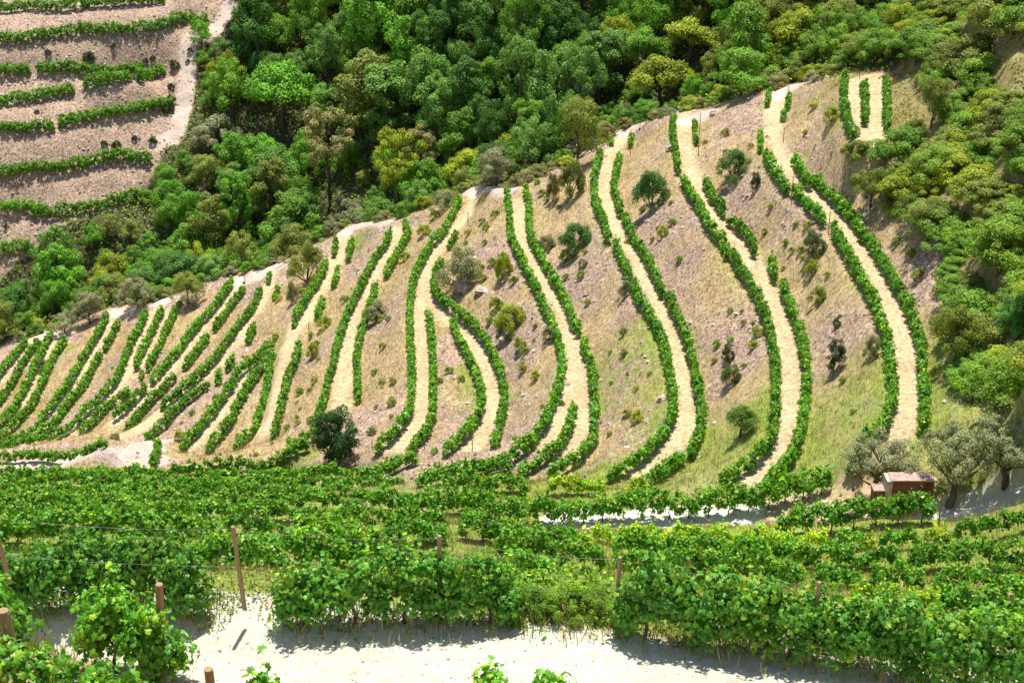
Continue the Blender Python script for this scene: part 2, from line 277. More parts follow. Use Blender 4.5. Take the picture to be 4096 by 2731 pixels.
ROAD = on_level(np.array([[-200, 1352], [0, 1375], [300, 1420], [600, 1452], [1000, 1492], [1400, 1535], [1800, 1585], [2400, 1655]]), np.array([21.6, 20.6, 19.6, 19.1, 18.7, 18.4, 18.2, 18.0]))
stamp(ROAD, 1.3); e2 = ROAD.copy(); e2[:, 1] += 1.5; stamp(e2, .5)
e3 = ROAD.copy(); e3[:, 1] -= 1.6; stamp(e3, .7)
for Y, h in ((17.5, 15.6), (14, 13.2), (9, 9.6), (4, 5.4), (1, 2.9), (-2, 1.4), (-8, -2)):
    stamp(np.array([[-60 if Y < 12 else -30, Y, CZ - h - (2.0 if Y > 12 else 0) * 0], [60 if Y < 12 else 30, Y, CZ - h]]), .5)
stamp(np.array([[-110, 30, CZ - 34.], [-110, 70, CZ - 58.], [-110, 110, CZ - 78.], [-100, 140, CZ - 84.]]), 1)
stamp(np.array([[-30, 28, CZ - 25.], [-45, 30, CZ - 29.]]), 1)
fix = den > 0; val = np.where(fix, num / np.maximum(den, 1e-9), 0)
def down(v, m):
    h, w_ = (v.shape[0] + 1) // 2 * 2, (v.shape[1] + 1) // 2 * 2
    V = np.zeros((h, w_)); M = np.zeros((h, w_)); V[:v.shape[0], :v.shape[1]] = v * m; M[:m.shape[0], :m.shape[1]] = m
    s = lambda a: a[::2, ::2] + a[1::2, ::2] + a[::2, 1::2] + a[1::2, 1::2]
    a, b = s(V), s(M); return np.where(b > 0, a / np.maximum(b, 1e-9), 0), (b > 0).astype(float)
lev = [(val, fix.astype(float))]
for _ in range(5): lev.append(down(*lev[-1]))
u = np.full(lev[-1][0].shape, 45.0)
for L in range(len(lev) - 1, -1, -1):
    v, m = lev[L]
    if u.shape != v.shape:
        U = np.repeat(np.repeat(u, 2, 0), 2, 1)[:v.shape[0], :v.shape[1]]
        u = U
    mb = m > 0
    for _ in range(600 if L > 2 else 300):
        pz = np.pad(u, 1, mode='edge'); n_ = (pz[:-2, 1:-1] + pz[2:, 1:-1] + pz[1:-1, :-2] + pz[1:-1, 2:]) * .25
        u = np.where(mb, v, n_)
for _ in range(2):
    pz = np.pad(u, 1, mode='edge'); u = (pz[:-2, 1:-1] + pz[2:, 1:-1] + pz[1:-1, :-2] + pz[1:-1, 2:]) * .125 + u * .5
def vnoise(shape, cell, seed):
    g = np.random.default_rng(seed).random((int(shape[0] / cell) + 3, int(shape[1] / cell) + 3))
    y = np.arange(shape[0]) / cell; x = np.arange(shape[1]) / cell; iy = y.astype(int); ix = x.astype(int)
    fy = (y - iy)[:, None]; fx = (x - ix)[None]; fy = fy * fy * (3 - 2 * fy); fx = fx * fx * (3 - 2 * fx)
    a = g[iy][:, ix]; b = g[iy][:, ix + 1]; c = g[iy + 1][:, ix]; d = g[iy + 1][:, ix + 1]
    return (a * (1 - fx) + b * fx) * (1 - fy) + (c * (1 - fx) + d * fx) * fy - .5
def blur(a, n):
    for _ in range(n):
        pz = np.pad(a, 1, mode='edge'); a = (pz[:-2, 1:-1] + pz[2:, 1:-1] + pz[1:-1, :-2] + pz[1:-1, 2:] + 4 * a) / 8
    return a
free = 1 - np.clip(blur(fix.astype(float), 6) * 2.2, 0, 1)
ub = blur(u, 14)
Z = u + free * (vnoise(u.shape, 2.1, 1) * .28 + vnoise(u.shape, 5, 2) * .5 + vnoise(u.shape, 1.0, 3) * .10)
Z += (vnoise(u.shape, 1.6, 9)) * .05
def ground(x, y):
    fx = np.clip((np.asarray(x) - X0) / STEP, 0, NX - 1.001); fy = np.clip((np.asarray(y) - Y0) / STEP, 0, NY - 1.001)
    ix, iy = fx.astype(int), fy.astype(int); a, b = fx - ix, fy - iy
    return (Z[iy, ix] * (1 - a) + Z[iy, ix + 1] * a) * (1 - b) + (Z[iy + 1, ix] * (1 - a) + Z[iy + 1, ix + 1] * a) * b
def hit(x, y):
    d = rays([[x, y]])[0]; t = np.arange(14, 290, .2); q = d[None] * t[:, None]; g = ground(q[:, 0], q[:, 1])
    k = np.nonzero((q[:, 2] + CZ < g) & (q[:, 1] < 262))[0]
    if not len(k): return None
    q = q[k[0]]; return np.array([q[0], q[1], float(ground(q[0], q[1]))])
def project(P_):
    P_ = np.atleast_2d(P_); x, y, z = P_[:, 0], P_[:, 1], P_[:, 2] - CZ; dd = y * cp - z * sp; v = y * sp + z * cp
    return np.stack([1176 + F * x / dd, 784 - F * v / dd, dd], 1)
# masks
def mask(lines, soft):
    best = np.full((NY, NX), 9.)
    for q, hw in lines:
        q = resample(q, .3); k = int((hw + soft) / STEP) + 1; cx = np.round((q[:, 0] - X0) / STEP).astype(int); cy = np.round((q[:, 1] - Y0) / STEP).astype(int)
        for dy in range(-k, k + 1):
            for dx in range(-k, k + 1):
                ix, iy = cx + dx, cy + dy; ok = (ix >= 0) & (ix < NX) & (iy >= 0) & (iy < NY)
                d = np.hypot(X0 + ix[ok] * STEP - q[ok, 0], Y0 + iy[ok] * STEP - q[ok, 1]) - hw
                np.minimum.at(best, (iy[ok], ix[ok]), d)
    return np.clip(.5 - best / (2 * soft), 0, 1)
GX, GY = np.meshgrid(gx, gy)
TR.append((VR[4:10], 1.3)); m_path = mask(TR, .35); m_bare = mask(BARE + [(DP, 2.2), (DP2, 2.2), (DP3, 2.0)], .6)
m_road = mask([(VR[1:5], 1.25), (VR[8:], 1.5), (ROAD - [0, 1.35, 0], 2.55)], .45)
rl = RID[np.argsort(RID[:, 0])]; ridY = np.interp(GX, rl[:, 0], rl[:, 1])
beyond = np.clip((GY - ridY - .5) / 2.0, 0, 1)
flx = np.interp(GY, [154, 160, 166, 171, 175, 197, 205, 260], [-85, -66, -57, -50, -46.5, -44, -40.5, -34])
farl = beyond * np.clip((flx - GX) / 2 + .5, 0, 1) * (GY > 154)
arx = [r['q'] for r in ROWS if 'rightmost long terrace' in r['label'] and 'right edge' in r['label']]
ar = np.vstack(arx); ar = ar[np.argsort(ar[:, 1])]
scrub = (1 - m_path) * np.clip((GX - np.interp(GY, ar[:, 1], ar[:, 0]) - 1.8) / 3, 0, 1) * (1 - beyond) * np.clip((GY - 66) / 4, 0, 1)
wood = np.clip(beyond - farl, 0, 1) * (1 - m_bare) * np.clip((46 - GX) / 6, 0, 1)
Z = Z * (1 - farl) + (blur(ub, 14) + (Z - u) * 1.0) * farl
m_vine = mask([(r['q'], .5) for r in ROWS if not r.get('far')], 1.1)
nearslope = np.clip((84 - GY - np.clip(GX, -50, 0) * .45) / 10, 0, 1) * np.clip((GY - 22) / 4, 0, 1)
m_green = np.clip(m_vine * .9 * (vnoise(Z.shape, 12, 5) + .55) + np.clip(vnoise(Z.shape, 16, 6) * 2.6 - .45, 0, 1) * .7 + nearslope * .62, 0, 1) * (1 - farl)
m_stone = np.clip(vnoise(Z.shape, 14, 8) * 1.6 + vnoise(Z.shape, 5, 18) * .9 + .42, 0, 1); m_stone = np.maximum(m_stone, farl)
for r in ROWS:
    if r.get('far'):
        pp = resample(np.c_[r['p'], 0 * r['p'][:, 0]], 25)[:, :2]; hh = [hit(a, b + 9) for a, b in pp]; hh = [a for a in hh if a is not None and a[1] > 150]
        if len(hh) > 1: r['q'] = resample(np.array(hh), .35)
    r['q'][:, 2] = ground(r['q'][:, 0], r['q'][:, 1])
# ------------------------------------------------------------------ mesh helpers
def mk(name, V, Fc, mat, parent=None, tint=None, attrs=None, smooth=False):
    me = D.meshes.new(name); V = np.asarray(V, np.float32); me.vertices.add(len(V)); me.vertices.foreach_set('co', V.ravel())
    Fc = [np.asarray(f, np.int32) for f in (Fc if isinstance(Fc, list) else [Fc]) if len(f)]
    nl = sum(f.size for f in Fc); nf = sum(len(f) for f in Fc); me.loops.add(nl); me.loops.foreach_set('vertex_index', np.concatenate([f.ravel() for f in Fc]))
    tot = np.concatenate([np.full(len(f), f.shape[1], np.int32) for f in Fc]); me.polygons.add(nf)
    me.polygons.foreach_set('loop_start', np.r_[0, np.cumsum(tot)[:-1]].astype(np.int32))
    me.polygons.foreach_set('use_smooth', np.full(nf, smooth))
    if tint is not None:
        a = me.attributes.new('tint', 'FLOAT_COLOR', 'POINT'); t = np.ones((len(V), 4), np.float32); t[:, :3] = tint; a.data.foreach_set('color', t.ravel())
    for k, vv in (attrs or {}).items():
        a = me.attributes.new(k, 'FLOAT', 'POINT'); a.data.foreach_set('value', np.asarray(vv, np.float32).ravel())
    me.update(calc_edges=True); me.validate()
    if mat: me.materials.append(mat)
    o = D.objects.new(name, me); COL.objects.link(o)
    if parent: o.parent = parent
    return o
def tag(o, label=None, cat=None, group=None, kind=None):
    if label: o['label'] = label
    if cat: o['category'] = cat
    if group: o['group'] = group
    if kind: o['kind'] = kind
    return o
def empty(name, loc): o = D.objects.new(name, None); COL.objects.link(o); o.location = loc; o.empty_display_size = .3; return o
def unit(v): return v / np.maximum(np.linalg.norm(v, axis=1), 1e-9)[:, None]
QUAD = (np.array([[-.5, 0, 0], [0, -.42, .08], [.5, 0, 0], [0, .42, .08]]), np.array([[0, 1, 2, 3]]))
_a = np.radians([90, 60, 35, 10, -25, -60, -90, -120, -155, 170, 145, 120]); _r = np.array([.6, .36, .55, .36, .5, .42, .16, .42, .5, .36, .55, .36])
LEAF = (np.vstack([[[0, 0, .06]], np.stack([_r * np.cos(_a), _r * np.sin(_a), -.12 * _r], 1)]), np.array([[0, 1 + i, 1 + (i + 1) % 12] for i in range(12)]))
def leaves(Cn, Nn, size, tint, tmpl=QUAD):
    n = len(Cn); T, Fa = tmpl; Nn = unit(Nn); r = rng.normal(size=(n, 3)); U = unit(np.cross(Nn, r)); Vv = np.cross(Nn, U)
    P_ = Cn[:, None] + size[:, None, None] * (T[None, :, 0:1] * U[:, None] + T[None, :, 1:2] * Vv[:, None] + T[None, :, 2:3] * Nn[:, None])
    k = len(T); return P_.reshape(-1, 3), (Fa[None] + (np.arange(n) * k)[:, None, None]).reshape(-1, Fa.shape[1]), np.repeat(tint, k, 0)
def tube(pts, rad, seg=7):
    pts = np.asarray(pts, float); V = []; Fc = []
    for i, p in enumerate(pts):
        t = pts[min(i + 1, len(pts) - 1)] - pts[max(i - 1, 0)]; t /= np.linalg.norm(t) + 1e-9
        a = np.cross(t, [0, 1, 0] if abs(t[1]) < .8 else [1, 0, 0]); a /= np.linalg.norm(a); b = np.cross(t, a)
        an = np.arange(seg) * 2 * math.pi / seg; V.append(p + rad[i] * (np.cos(an)[:, None] * a + np.sin(an)[:, None] * b))
    for i in range(len(pts) - 1):
        for j in range(seg): Fc.append([i * seg + j, i * seg + (j + 1) % seg, (i + 1) * seg + (j + 1) % seg, (i + 1) * seg + j])
    V.append(pts[-1:] ); V.append(pts[:1]); n = len(pts) * seg
    for j in range(seg): Fc.append([(len(pts) - 1) * seg + j, (len(pts) - 1) * seg + (j + 1) % seg, n, n]); Fc.append([(j + 1) % seg, j, n + 1, n + 1])
    return np.vstack(V), np.array(Fc)
def join(parts):
    V, Fc, o = [], [], 0
    for v, f in parts: V.append(v); Fc.append(f + o); o += len(v)
    V = np.vstack(V); Fc = np.vstack(Fc); q = Fc[:, 2] != Fc[:, 3]; return V, [Fc[q], Fc[~q][:, :3]]
# ------------------------------------------------------------------ materials
def mat(name):
    m = D.materials.new(name); m.use_nodes = True; n = m.node_tree.nodes; b = n['Principled BSDF']; return m, n, m.node_tree.links, b
def leafmat(name, trans=.28, rough=.5, spec=.35):
    m, n, l, b = mat(name); oi = n.new('ShaderNodeObjectInfo'); at = n.new('ShaderNodeAttribute'); at.attribute_name = 'tint'
    mx = n.new('ShaderNodeMix'); mx.data_type = 'RGBA'; mx.blend_type = 'MULTIPLY'; mx.inputs[0].default_value = 1
    l.new(oi.outputs['Color'], mx.inputs[6]); l.new(at.outputs['Color'], mx.inputs[7])
    l.new(mx.outputs[2], b.inputs['Base Color']); b.inputs['Roughness'].default_value = rough; b.inputs['Specular IOR Level'].default_value = spec
    tr = n.new('ShaderNodeBsdfTranslucent'); hs = n.new('ShaderNodeMix'); hs.data_type = 'RGBA'; hs.blend_type = 'MULTIPLY'; hs.inputs[0].default_value = 1; hs.inputs[7].default_value = (1.7, 1.5, .6, 1)
    l.new(mx.outputs[2], hs.inputs[6]); l.new(hs.outputs[2], tr.inputs[0]); ms = n.new('ShaderNodeMixShader'); ms.inputs[0].default_value = trans
    l.new(b.outputs[0], ms.inputs[1]); l.new(tr.outputs[0], ms.inputs[2]); l.new(ms.outputs[0], n['Material Output'].inputs[0]); return m
M_LEAF = leafmat('vine_leaf', .3, .42, .28); M_TREE = leafmat('tree_leaf', .25, .6, .25); M_DRY = leafmat('dry_grass', .2, .8, .1)
def noisy(name, c1, c2, scale, rough=.9, bump=.3, detail=6, stretch=None):
    m, n, l, b = mat(name); tc = n.new('ShaderNodeTexCoord'); mp = n.new('ShaderNodeMapping'); l.new(tc.outputs['Object'], mp.inputs[0])
    if stretch: mp.inputs['Scale'].default_value = stretch
    nz = n.new('ShaderNodeTexNoise'); nz.inputs['Scale'].default_value = scale; nz.inputs['Detail'].default_value = detail; l.new(mp.outputs[0], nz.inputs[0])
    cr = n.new('ShaderNodeValToRGB'); cr.color_ramp.elements[0].color = (*c1, 1); cr.color_ramp.elements[1].color = (*c2, 1); cr.color_ramp.elements[0].position = .35; cr.color_ramp.elements[1].position = .65
    l.new(nz.outputs[0], cr.inputs[0]); l.new(cr.outputs[0], b.inputs['Base Color']); b.inputs['Roughness'].default_value = rough
    bp = n.new('ShaderNodeBump'); bp.inputs['Strength'].default_value = bump; bp.inputs['Distance'].default_value = .05; l.new(nz.outputs[0], bp.inputs['Height']); l.new(bp.outputs[0], b.inputs['Normal']); return m
M_BARK = noisy('bark', (.05, .035, .025), (.14, .10, .07), 6, bump=.6, stretch=(1, 1, .3))
M_POST = noisy('post_wood', (.17, .10, .05), (.46, .30, .16), 14, bump=.4, stretch=(2, 2, .2))
M_STONE = noisy('stone', (.28, .21, .17), (.58, .47, .39), 3, bump=.5)
def groundmat():
    m, n, l, b = mat('hillside_ground'); b.inputs['Roughness'].default_value = .95; b.inputs['Specular IOR Level'].default_value = .1
    tc = n.new('ShaderNodeTexCoord')
    def nz(sc, det=5, rough=.6, dist=0., st=None):
        t = n.new('ShaderNodeTexNoise'); t.inputs['Scale'].default_value = sc; t.inputs['Detail'].default_value = det; t.inputs['Roughness'].default_value = rough; t.inputs['Distortion'].default_value = dist
        if st: mp = n.new('ShaderNodeMapping'); mp.inputs['Scale'].default_value = st; l.new(tc.outputs['Object'], mp.inputs[0]); l.new(mp.outputs[0], t.inputs[0])
        else: l.new(tc.outputs['Object'], t.inputs[0])
        return t.outputs[0]
    def ramp(src, stops):
        c = n.new('ShaderNodeValToRGB'); e = c.color_ramp.elements
        while len(e) < len(stops): e.new(.5)
        for i, (p, col) in enumerate(stops): e[i].position = p; e[i].color = (*col, 1) if isinstance(col, tuple) else (col, col, col, 1)
        l.new(src, c.inputs[0]); return c.outputs[0]
    def mix(f, a, b_, mode='MIX'):
        x = n.new('ShaderNodeMix'); x.data_type = 'RGBA'; x.blend_type = mode
        l.new(f, x.inputs[0]) if not isinstance(f, float) else setattr(x.inputs[0], 'default_value', f)
        for s_, i in ((a, 6), (b_, 7)):
            if isinstance(s_, tuple): x.inputs[i].default_value = (*s_, 1)
            else: l.new(s_, x.inputs[i])
        return x.outputs[2]
    def math_(op, a, b_=None, clamp=False):
        x = n.new('ShaderNodeMath'); x.operation = op; x.use_clamp = clamp
        for i, s_ in enumerate((a, b_)):
            if s_ is None: continue
            if isinstance(s_, (int, float)): x.inputs[i].default_value = s_
            else: l.new(s_, x.inputs[i])
        return x.outputs[0]
    def at(k): a = n.new('ShaderNodeAttribute'); a.attribute_name = k; return a.outputs['Fac']
    n1, n2, n3, n4 = nz(.35, 4), nz(1.1, 6, .7), nz(3.6, 10, .8), nz(13, 6, .75)
    def masked(k, amt=.5, sharp=4.):  # ragged edge
        v = math_('ADD', at(k), math_('MULTIPLY', math_('SUBTRACT', n2, .5), amt)); v = math_('ADD', v, math_('MULTIPLY', math_('SUBTRACT', n3, .5), amt * .8))
        return math_('ADD', math_('MULTIPLY', math_('SUBTRACT', v, .5), sharp), .5, True)
    straw = ramp(n3, [(.39, (.21, .14, .06)), (.49, (.47, .345, .175)), (.60, (.68, .53, .30))])
    stone = ramp(n3, [(.39, (.12, .07, .045)), (.47, (.36, .245, .17)), (.55, (.54, .39, .285)), (.63, (.78, .63, .50))])
    base = mix(masked('stone', .9, 2.2), straw, stone)
    green = ramp(n3, [(.32, (.11, .20, .02)), (.52, (.26, .38, .04)), (.7, (.44, .46, .11))])
    base = mix(math_('MULTIPLY', masked('green', 1.6, 2.0), .8), base, green)
    litter = ramp(n3, [(.3, (.05, .045, .025)), (.6, (.14, .12, .06)), (.8, (.28, .22, .12))])
    base = mix(masked('wood', .5, 3.), base, litter)
    scrubc = ramp(n2, [(.3, (.16, .17, .04)), (.5, (.34, .27, .11)), (.7, (.52, .40, .22))])
    base = mix(masked('scrub', .6, 2.), base, scrubc)
    path = ramp(n3, [(.38, (.24, .17, .10)), (.49, (.50, .38, .215)), (.60, (.68, .54, .35))])
    path = mix(ramp(n2, [(.44, 0.), (.62, .5)]), path, (.36, .29, .14))
    base = mix(masked('path', .5, 3.), base, path)
    bare = ramp(n3, [(.34, (.46, .34, .27)), (.55, (.66, .53, .44))])
    base = mix(masked('bare', .6, 2.5), base, bare)
    rd = ramp(n3, [(.30, (.42, .34, .26)), (.44, (.58, .56, .43)), (.62, (.66, .66, .53))])
    rd = mix(ramp(n2, [(.56, 0.), (.64, .55)]), rd, (.52, .36, .28)); rd = mix(ramp(nz(14, 4, .75, 1.5, (.5, 1.6, 1)), [(.36, .7), (.41, 0.)]), rd, (.22, .18, .13))
    base = mix(masked('road', .35, 4.), base, rd)
    wear = ramp(n1, [(.35, .82), (.6, 1.0)]); base = mix(1.0, base, wear, 'MULTIPLY')
    l.new(base, b.inputs['Base Color'])
    rg = math_('ADD', math_('MULTIPLY', n2, .6), math_('ADD', math_('MULTIPLY', n3, .5), math_('MULTIPLY', n4, .22)))
    smoothing = math_('SUBTRACT', 1.0, math_('MULTIPLY', math_('MAXIMUM', at('path'), at('road')), .62))
    bp = n.new('ShaderNodeBump'); bp.inputs['Distance'].default_value = .55; l.new(math_('MULTIPLY', rg, smoothing), bp.inputs['Height']); bp.inputs['Strength'].default_value = .8
    l.new(bp.outputs[0], b.inputs['Normal']); return m
M_GROUND = groundmat()
# ground sheet with a coarse outer apron that reaches the horizon
ax = np.r_[gx[0] - np.array([1500, 700, 350, 160, 70, 25, 8]), gx, gx[-1] + np.array([8, 25, 70, 160, 350, 700, 1500])]
ay = np.r_[gy[0] - np.array([1500, 700, 350, 160, 70, 25, 8]), gy, gy[-1] + np.array([8, 25, 70, 160, 350, 700, 1500])]
ex = np.clip(np.searchsorted(gx, ax), 0, NX - 1); ey = np.clip(np.searchsorted(gy, ay), 0, NY - 1)
ZZ = Z[ey][:, ex].copy(); out = np.hypot(*np.meshgrid(np.clip(np.abs(ax) - 112, 0, None), np.clip(np.maximum(ay - Y1, Y0 - ay), 0, None)))
ZZ += np.where(out > 0, 12 * (1 - np.exp(-out / 200)), 0)
AX, AY = np.meshgrid(ax, ay); ny, nx = AX.shape; idx = np.arange(ny * nx).reshape(ny, nx)
fc = np.stack([idx[:-1, :-1], idx[:-1, 1:], idx[1:, 1:], idx[1:, :-1]], -1).reshape(-1, 4)
pick = lambda a: a[ey][:, ex]
g = mk('ground', np.stack([AX, AY, ZZ], -1).reshape(-1, 3), fc, M_GROUND, smooth=True,
       attrs=dict(path=pick(m_path), bare=pick(m_bare), road=pick(m_road), stone=pick(m_stone), green=pick(m_green), wood=pick(wood), scrub=pick(scrub)))
tag(g, kind='structure')
# ------------------------------------------------------------------ vine rows
VINE = np.array([.095, .275, .018])
def hedge(q, hw, ht, zb, dens, size, seedoff, tmpl=QUAD, yellow=0.):
    """a row of vines: leafy clumps of uneven size along the wire, each clump a shell of leaves round a fuller core"""
    big = tmpl is LEAF
    s = np.r_[0, np.cumsum(np.linalg.norm(np.diff(q[:, :2], axis=0), axis=1))]; L = s[-1] + .4
    T = unit(np.stack([np.gradient(q[:, 0]), np.gradient(q[:, 1]), 0 * q[:, 0]], 1))
    k = int(L / 1.15) + 3; amp = .86 + .26 * rng.random(k); wk = rng.random(k) < (.05 if zb < .3 else .02); amp[wk] *= .75
    per = 15 if big else 13 if hw > .4 else 10; nb = max(6, int(L * per * (hw + .25) / .55)); bt = (np.arange(nb) + rng.random(nb)) / nb * L - .2
    A = np.interp((bt + .2) / 1.15, np.arange(k), amp); e = np.sqrt(np.minimum((bt + .2) / .35, (L - .2 - bt) / .35).clip(.12, 1))
    br = (.17 + .17 * rng.random(nb)) * (1.25 if big else 1) * min(1, .45 + hw * 1.4)
    v = rng.random(nb); bz = zb + br * .7 + (ht * A * e - zb - br * 1.5).clip(.02) * v
    bo = (rng.random(nb) * 2 - 1) * (hw * 1.15 - br * .6).clip(.03) * (1 - .45 * np.abs(v - .45)) * e
    n = int(L * dens); pr = br ** 2 / np.sum(br ** 2); b = rng.choice(nb, n, p=pr); d = rng.normal(size=(n, 3)); d /= np.linalg.norm(d, axis=1)[:, None]
    low = (d[:, 2] < -.2) & (rng.random(n) < .6); d[low, 2] *= -1
    core = rng.random(n) < .28; rad = br[b] * np.where(core, .15 + .45 * rng.random(n), .75 + .35 * rng.random(n))
    t = bt[b]; x = np.interp(t, s, q[:, 0]); y = np.interp(t, s, q[:, 1]); z = np.interp(t, s, q[:, 2]); tx = np.interp(t, s, T[:, 0]); ty = np.interp(t, s, T[:, 1])
    Cn = np.stack([x - ty * bo[b], y + tx * bo[b], z + bz[b]], 1) + d * rad[:, None]
    sh = rng.random(n) < (.05 if big else .03); ha = rng.random(n) ** 1.5 * (.55 if big else .35); Cn[sh, 2] = z[sh] + (bz + br)[b][sh] + ha[sh]; Cn[sh, :2] += d[sh, :2] * -.8 * rad[sh][:, None]
    Cn[:, 2] = np.maximum(Cn[:, 2], z + .04)
    Nn = d * 1.0 + np.stack([-ty * bo[b] / hw, tx * bo[b] / hw, .35 + 0 * bo[b]], 1) * .6 + rng.normal(size=(n, 3)) * .38
    w_ = .70 + .55 * rng.random(n); tint = np.stack([w_, w_, w_], 1) * (.84 + .34 * rng.random(nb))[b][:, None]
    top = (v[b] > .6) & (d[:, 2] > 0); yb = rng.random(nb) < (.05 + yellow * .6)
    yy = (rng.random(n) < .06 + .22 * top + yellow * .3) | (yb[b] & (rng.random(n) < .7)); tint[yy] *= np.array([2.6, 1.5, 1.3])  # yellow tips and rows, plus sunlit row tops painted into the leaf tint
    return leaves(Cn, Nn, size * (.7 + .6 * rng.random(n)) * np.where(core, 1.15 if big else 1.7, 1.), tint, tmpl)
stemV, stemF = tube([[0, 0, -.1], [.04, .02, .25], [-.03, .03, .5], [.05, -.02, .8]], [.045, .035, .03, .022], 6)
_sv, _sf = join([(stemV, stemF), tube([[.05, -.02, .75], [.3, 0, .85]], [.02, .015], 5), tube([[.05, -.02, .75], [-.3, .02, .88]], [.02, .015], 5)])
_st = mk('trunk', _sv, _sf, M_BARK); STEM = _st.data; D.objects.remove(_st)
nlv = 0
for i, r in enumerate(ROWS):
    q = r['q']; dist = float(np.mean(np.linalg.norm(q - np.array([0, 0, CZ]), axis=1)))
    hw, ht, zb = r.get('hw', .31), r.get('ht', 1.28), r.get('zb', .12); fr = r.get('front')
    L = np.sum(np.linalg.norm(np.diff(q[:, :2], axis=0), axis=1)) + .5
    o0 = q[0].copy(); ql = q - o0
    if fr: V, Fc, tn = hedge(ql, hw, ht, zb, 1900 * (hw / .6) * (ht / 2), .115, i, LEAF)
    else:
        sz = .125 if dist < 62 else .15 if dist < 95 else .18
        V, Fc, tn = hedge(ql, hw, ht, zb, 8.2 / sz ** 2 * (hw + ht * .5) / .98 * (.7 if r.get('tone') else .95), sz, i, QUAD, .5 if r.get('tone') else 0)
    nlv += len(Fc)
    if r.get('stems'):
        t = empty('vine_row', o0); fo = mk('foliage', V, Fc, M_LEAF, t, tint=tn)
        ns = min(95, int(L / 1.15) + 1)
        for j in range(ns):
            p = ql[min(len(ql) - 1, int((j + .5) / ns * len(ql)))]; c = D.objects.new('trunk', STEM); COL.objects.link(c); c.parent = t; c.location = p; c.rotation_euler.z = rng.random() * 6; c.scale = [1, 1, .8 if fr is None else 1.0]
    else:
        t = fo = mk('vine_row', V, Fc, M_LEAF, tint=tn); t.location = o0
    c = VINE * (.85 + .3 * rng.random()) * (np.array([1.1, 1.1, 1.1]) if fr and ('lower' in r['label'] or 'bottom' in r['label'] or 'our side' in r['label']) else np.array([.80, .86, 1.1]) if fr else 1); c = c * np.array([1.75, 1.35, 1.1]) if r.get('tone') else c
    fo.color = (*c, 1)
    tag(t, r['label'], 'vine row', 'vine rows of the vineyard')
print('vine faces', nlv)
# ------------------------------------------------------------------ trees and bushes
def crown(kind, seed):
    r_ = np.random.default_rng(seed); P0, rr = [], []
    if kind == 'round':      # unit: height 1, crown radius about .42
        for _ in range(46):
            d = r_.normal(size=3); d /= np.linalg.norm(d); d[2] = abs(d[2]) * 1.1 - .35; k = r_.uniform(.45, 1)
            P0.append([d[0] * .36 * k, d[1] * .36 * k, .56 + d[2] * .36 * k]); rr.append(r_.uniform(.075, .135))
        n, sz = 9000, .026
    elif kind == 'dome':
        for _ in range(54):
            d = r_.normal(size=3); d /= np.linalg.norm(d); d[2] = abs(d[2]) * 1.2 - .3; k = r_.uniform(.4, 1.08)
            P0.append([d[0] * .42 * k, d[1] * .42 * k, max(.07, .42 + d[2] * .5 * k)]); rr.append(r_.uniform(.06, .13))
        n, sz = 9000, .024
    elif kind == 'dense':
        for _ in range(90):
            d = r_.normal(size=3); d /= np.linalg.norm(d); k = r_.uniform(.5, 1); z = .47 + d[2] * .44 * k
            P0.append([d[0] * .40 * k, d[1] * .40 * k, max(.06, z)]); rr.append(r_.uniform(.06, .11))
        n, sz = 19000, .024
    elif kind == 'tall':
        for _ in range(44):
            z = r_.uniform(.12, .95); w_ = .22 * math.sin(math.pi * min(1, (1.02 - z) * .95)) ** .6 + .04; a = r_.uniform(0, 6.28); k = r_.uniform(.3, 1)
            P0.append([math.cos(a) * w_ * k, math.sin(a) * w_ * k, z]); rr.append(r_.uniform(.055, .10))
        n, sz = 9000, .022
    elif kind == 'pine':
        for _ in range(40):
            z = r_.uniform(.45, .97); w_ = .27 * (1 - ((z - .68) / .36) ** 2) + .05; a = r_.uniform(0, 6.28); k = r_.uniform(.25, 1)
            P0.append([math.cos(a) * w_ * k, math.sin(a) * w_ * k, z]); rr.append(r_.uniform(.04, .075))
        n, sz = 7000, .018
    elif kind == 'olive':
        for _ in range(80):
            d = r_.normal(size=3); d /= np.linalg.norm(d); k = r_.uniform(.4, 1) ** .8
            P0.append([d[0] * .52 * k, d[1] * .52 * k,   .70 + d[2] * .27 * k]); rr.append(r_.uniform(.05, .11))
        n, sz = 14000, .021
    else:                    # bush: hugs the ground
        for _ in range(34):
            a = r_.uniform(0, 6.28); k = r_.uniform(0, 1) ** .5; z = (1 - k * k) ** .5 * r_.uniform(.35, .85)
            P0.append([math.cos(a) * .48 * k, math.sin(a) * .48 * k, max(.1, z)]); rr.append(r_.uniform(.09, .18))
        n, sz = (8500, .034)
    P0, rr = np.array(P0), np.array(rr); pr = rr ** 2 / np.sum(rr ** 2); b = r_.choice(len(P0), n, p=pr)
    d = r_.normal(size=(n, 3)); d /= np.linalg.norm(d, axis=1)[:, None]; low = (d[:, 2] < -.3) & (r_.random(n) < .7); d[low, 2] *= -1
    C = P0[b] + d * (rr[b] * (.55 + .5 * r_.random(n)))[:, None]
    if kind == 'bush': C[:, 2] = np.abs(C[:, 2]); d = d + r_.normal(size=d.shape) * .3
    br = (.75 + .45 * r_.random(len(P0)))[b] * (.7 + .6 * r_.random(n)); tint = np.stack([br * (.9 + .3 * r_.random(n)), br, br], 1)
    ctr = np.array([0, 0, .5]); N = d * .8 + (C - ctr) * .8 + r_.normal(size=(n, 3)) * .45; N[:, 2] += .25
    return C, N, sz * (.7 + .6 * r_.random(n)), tint, P0
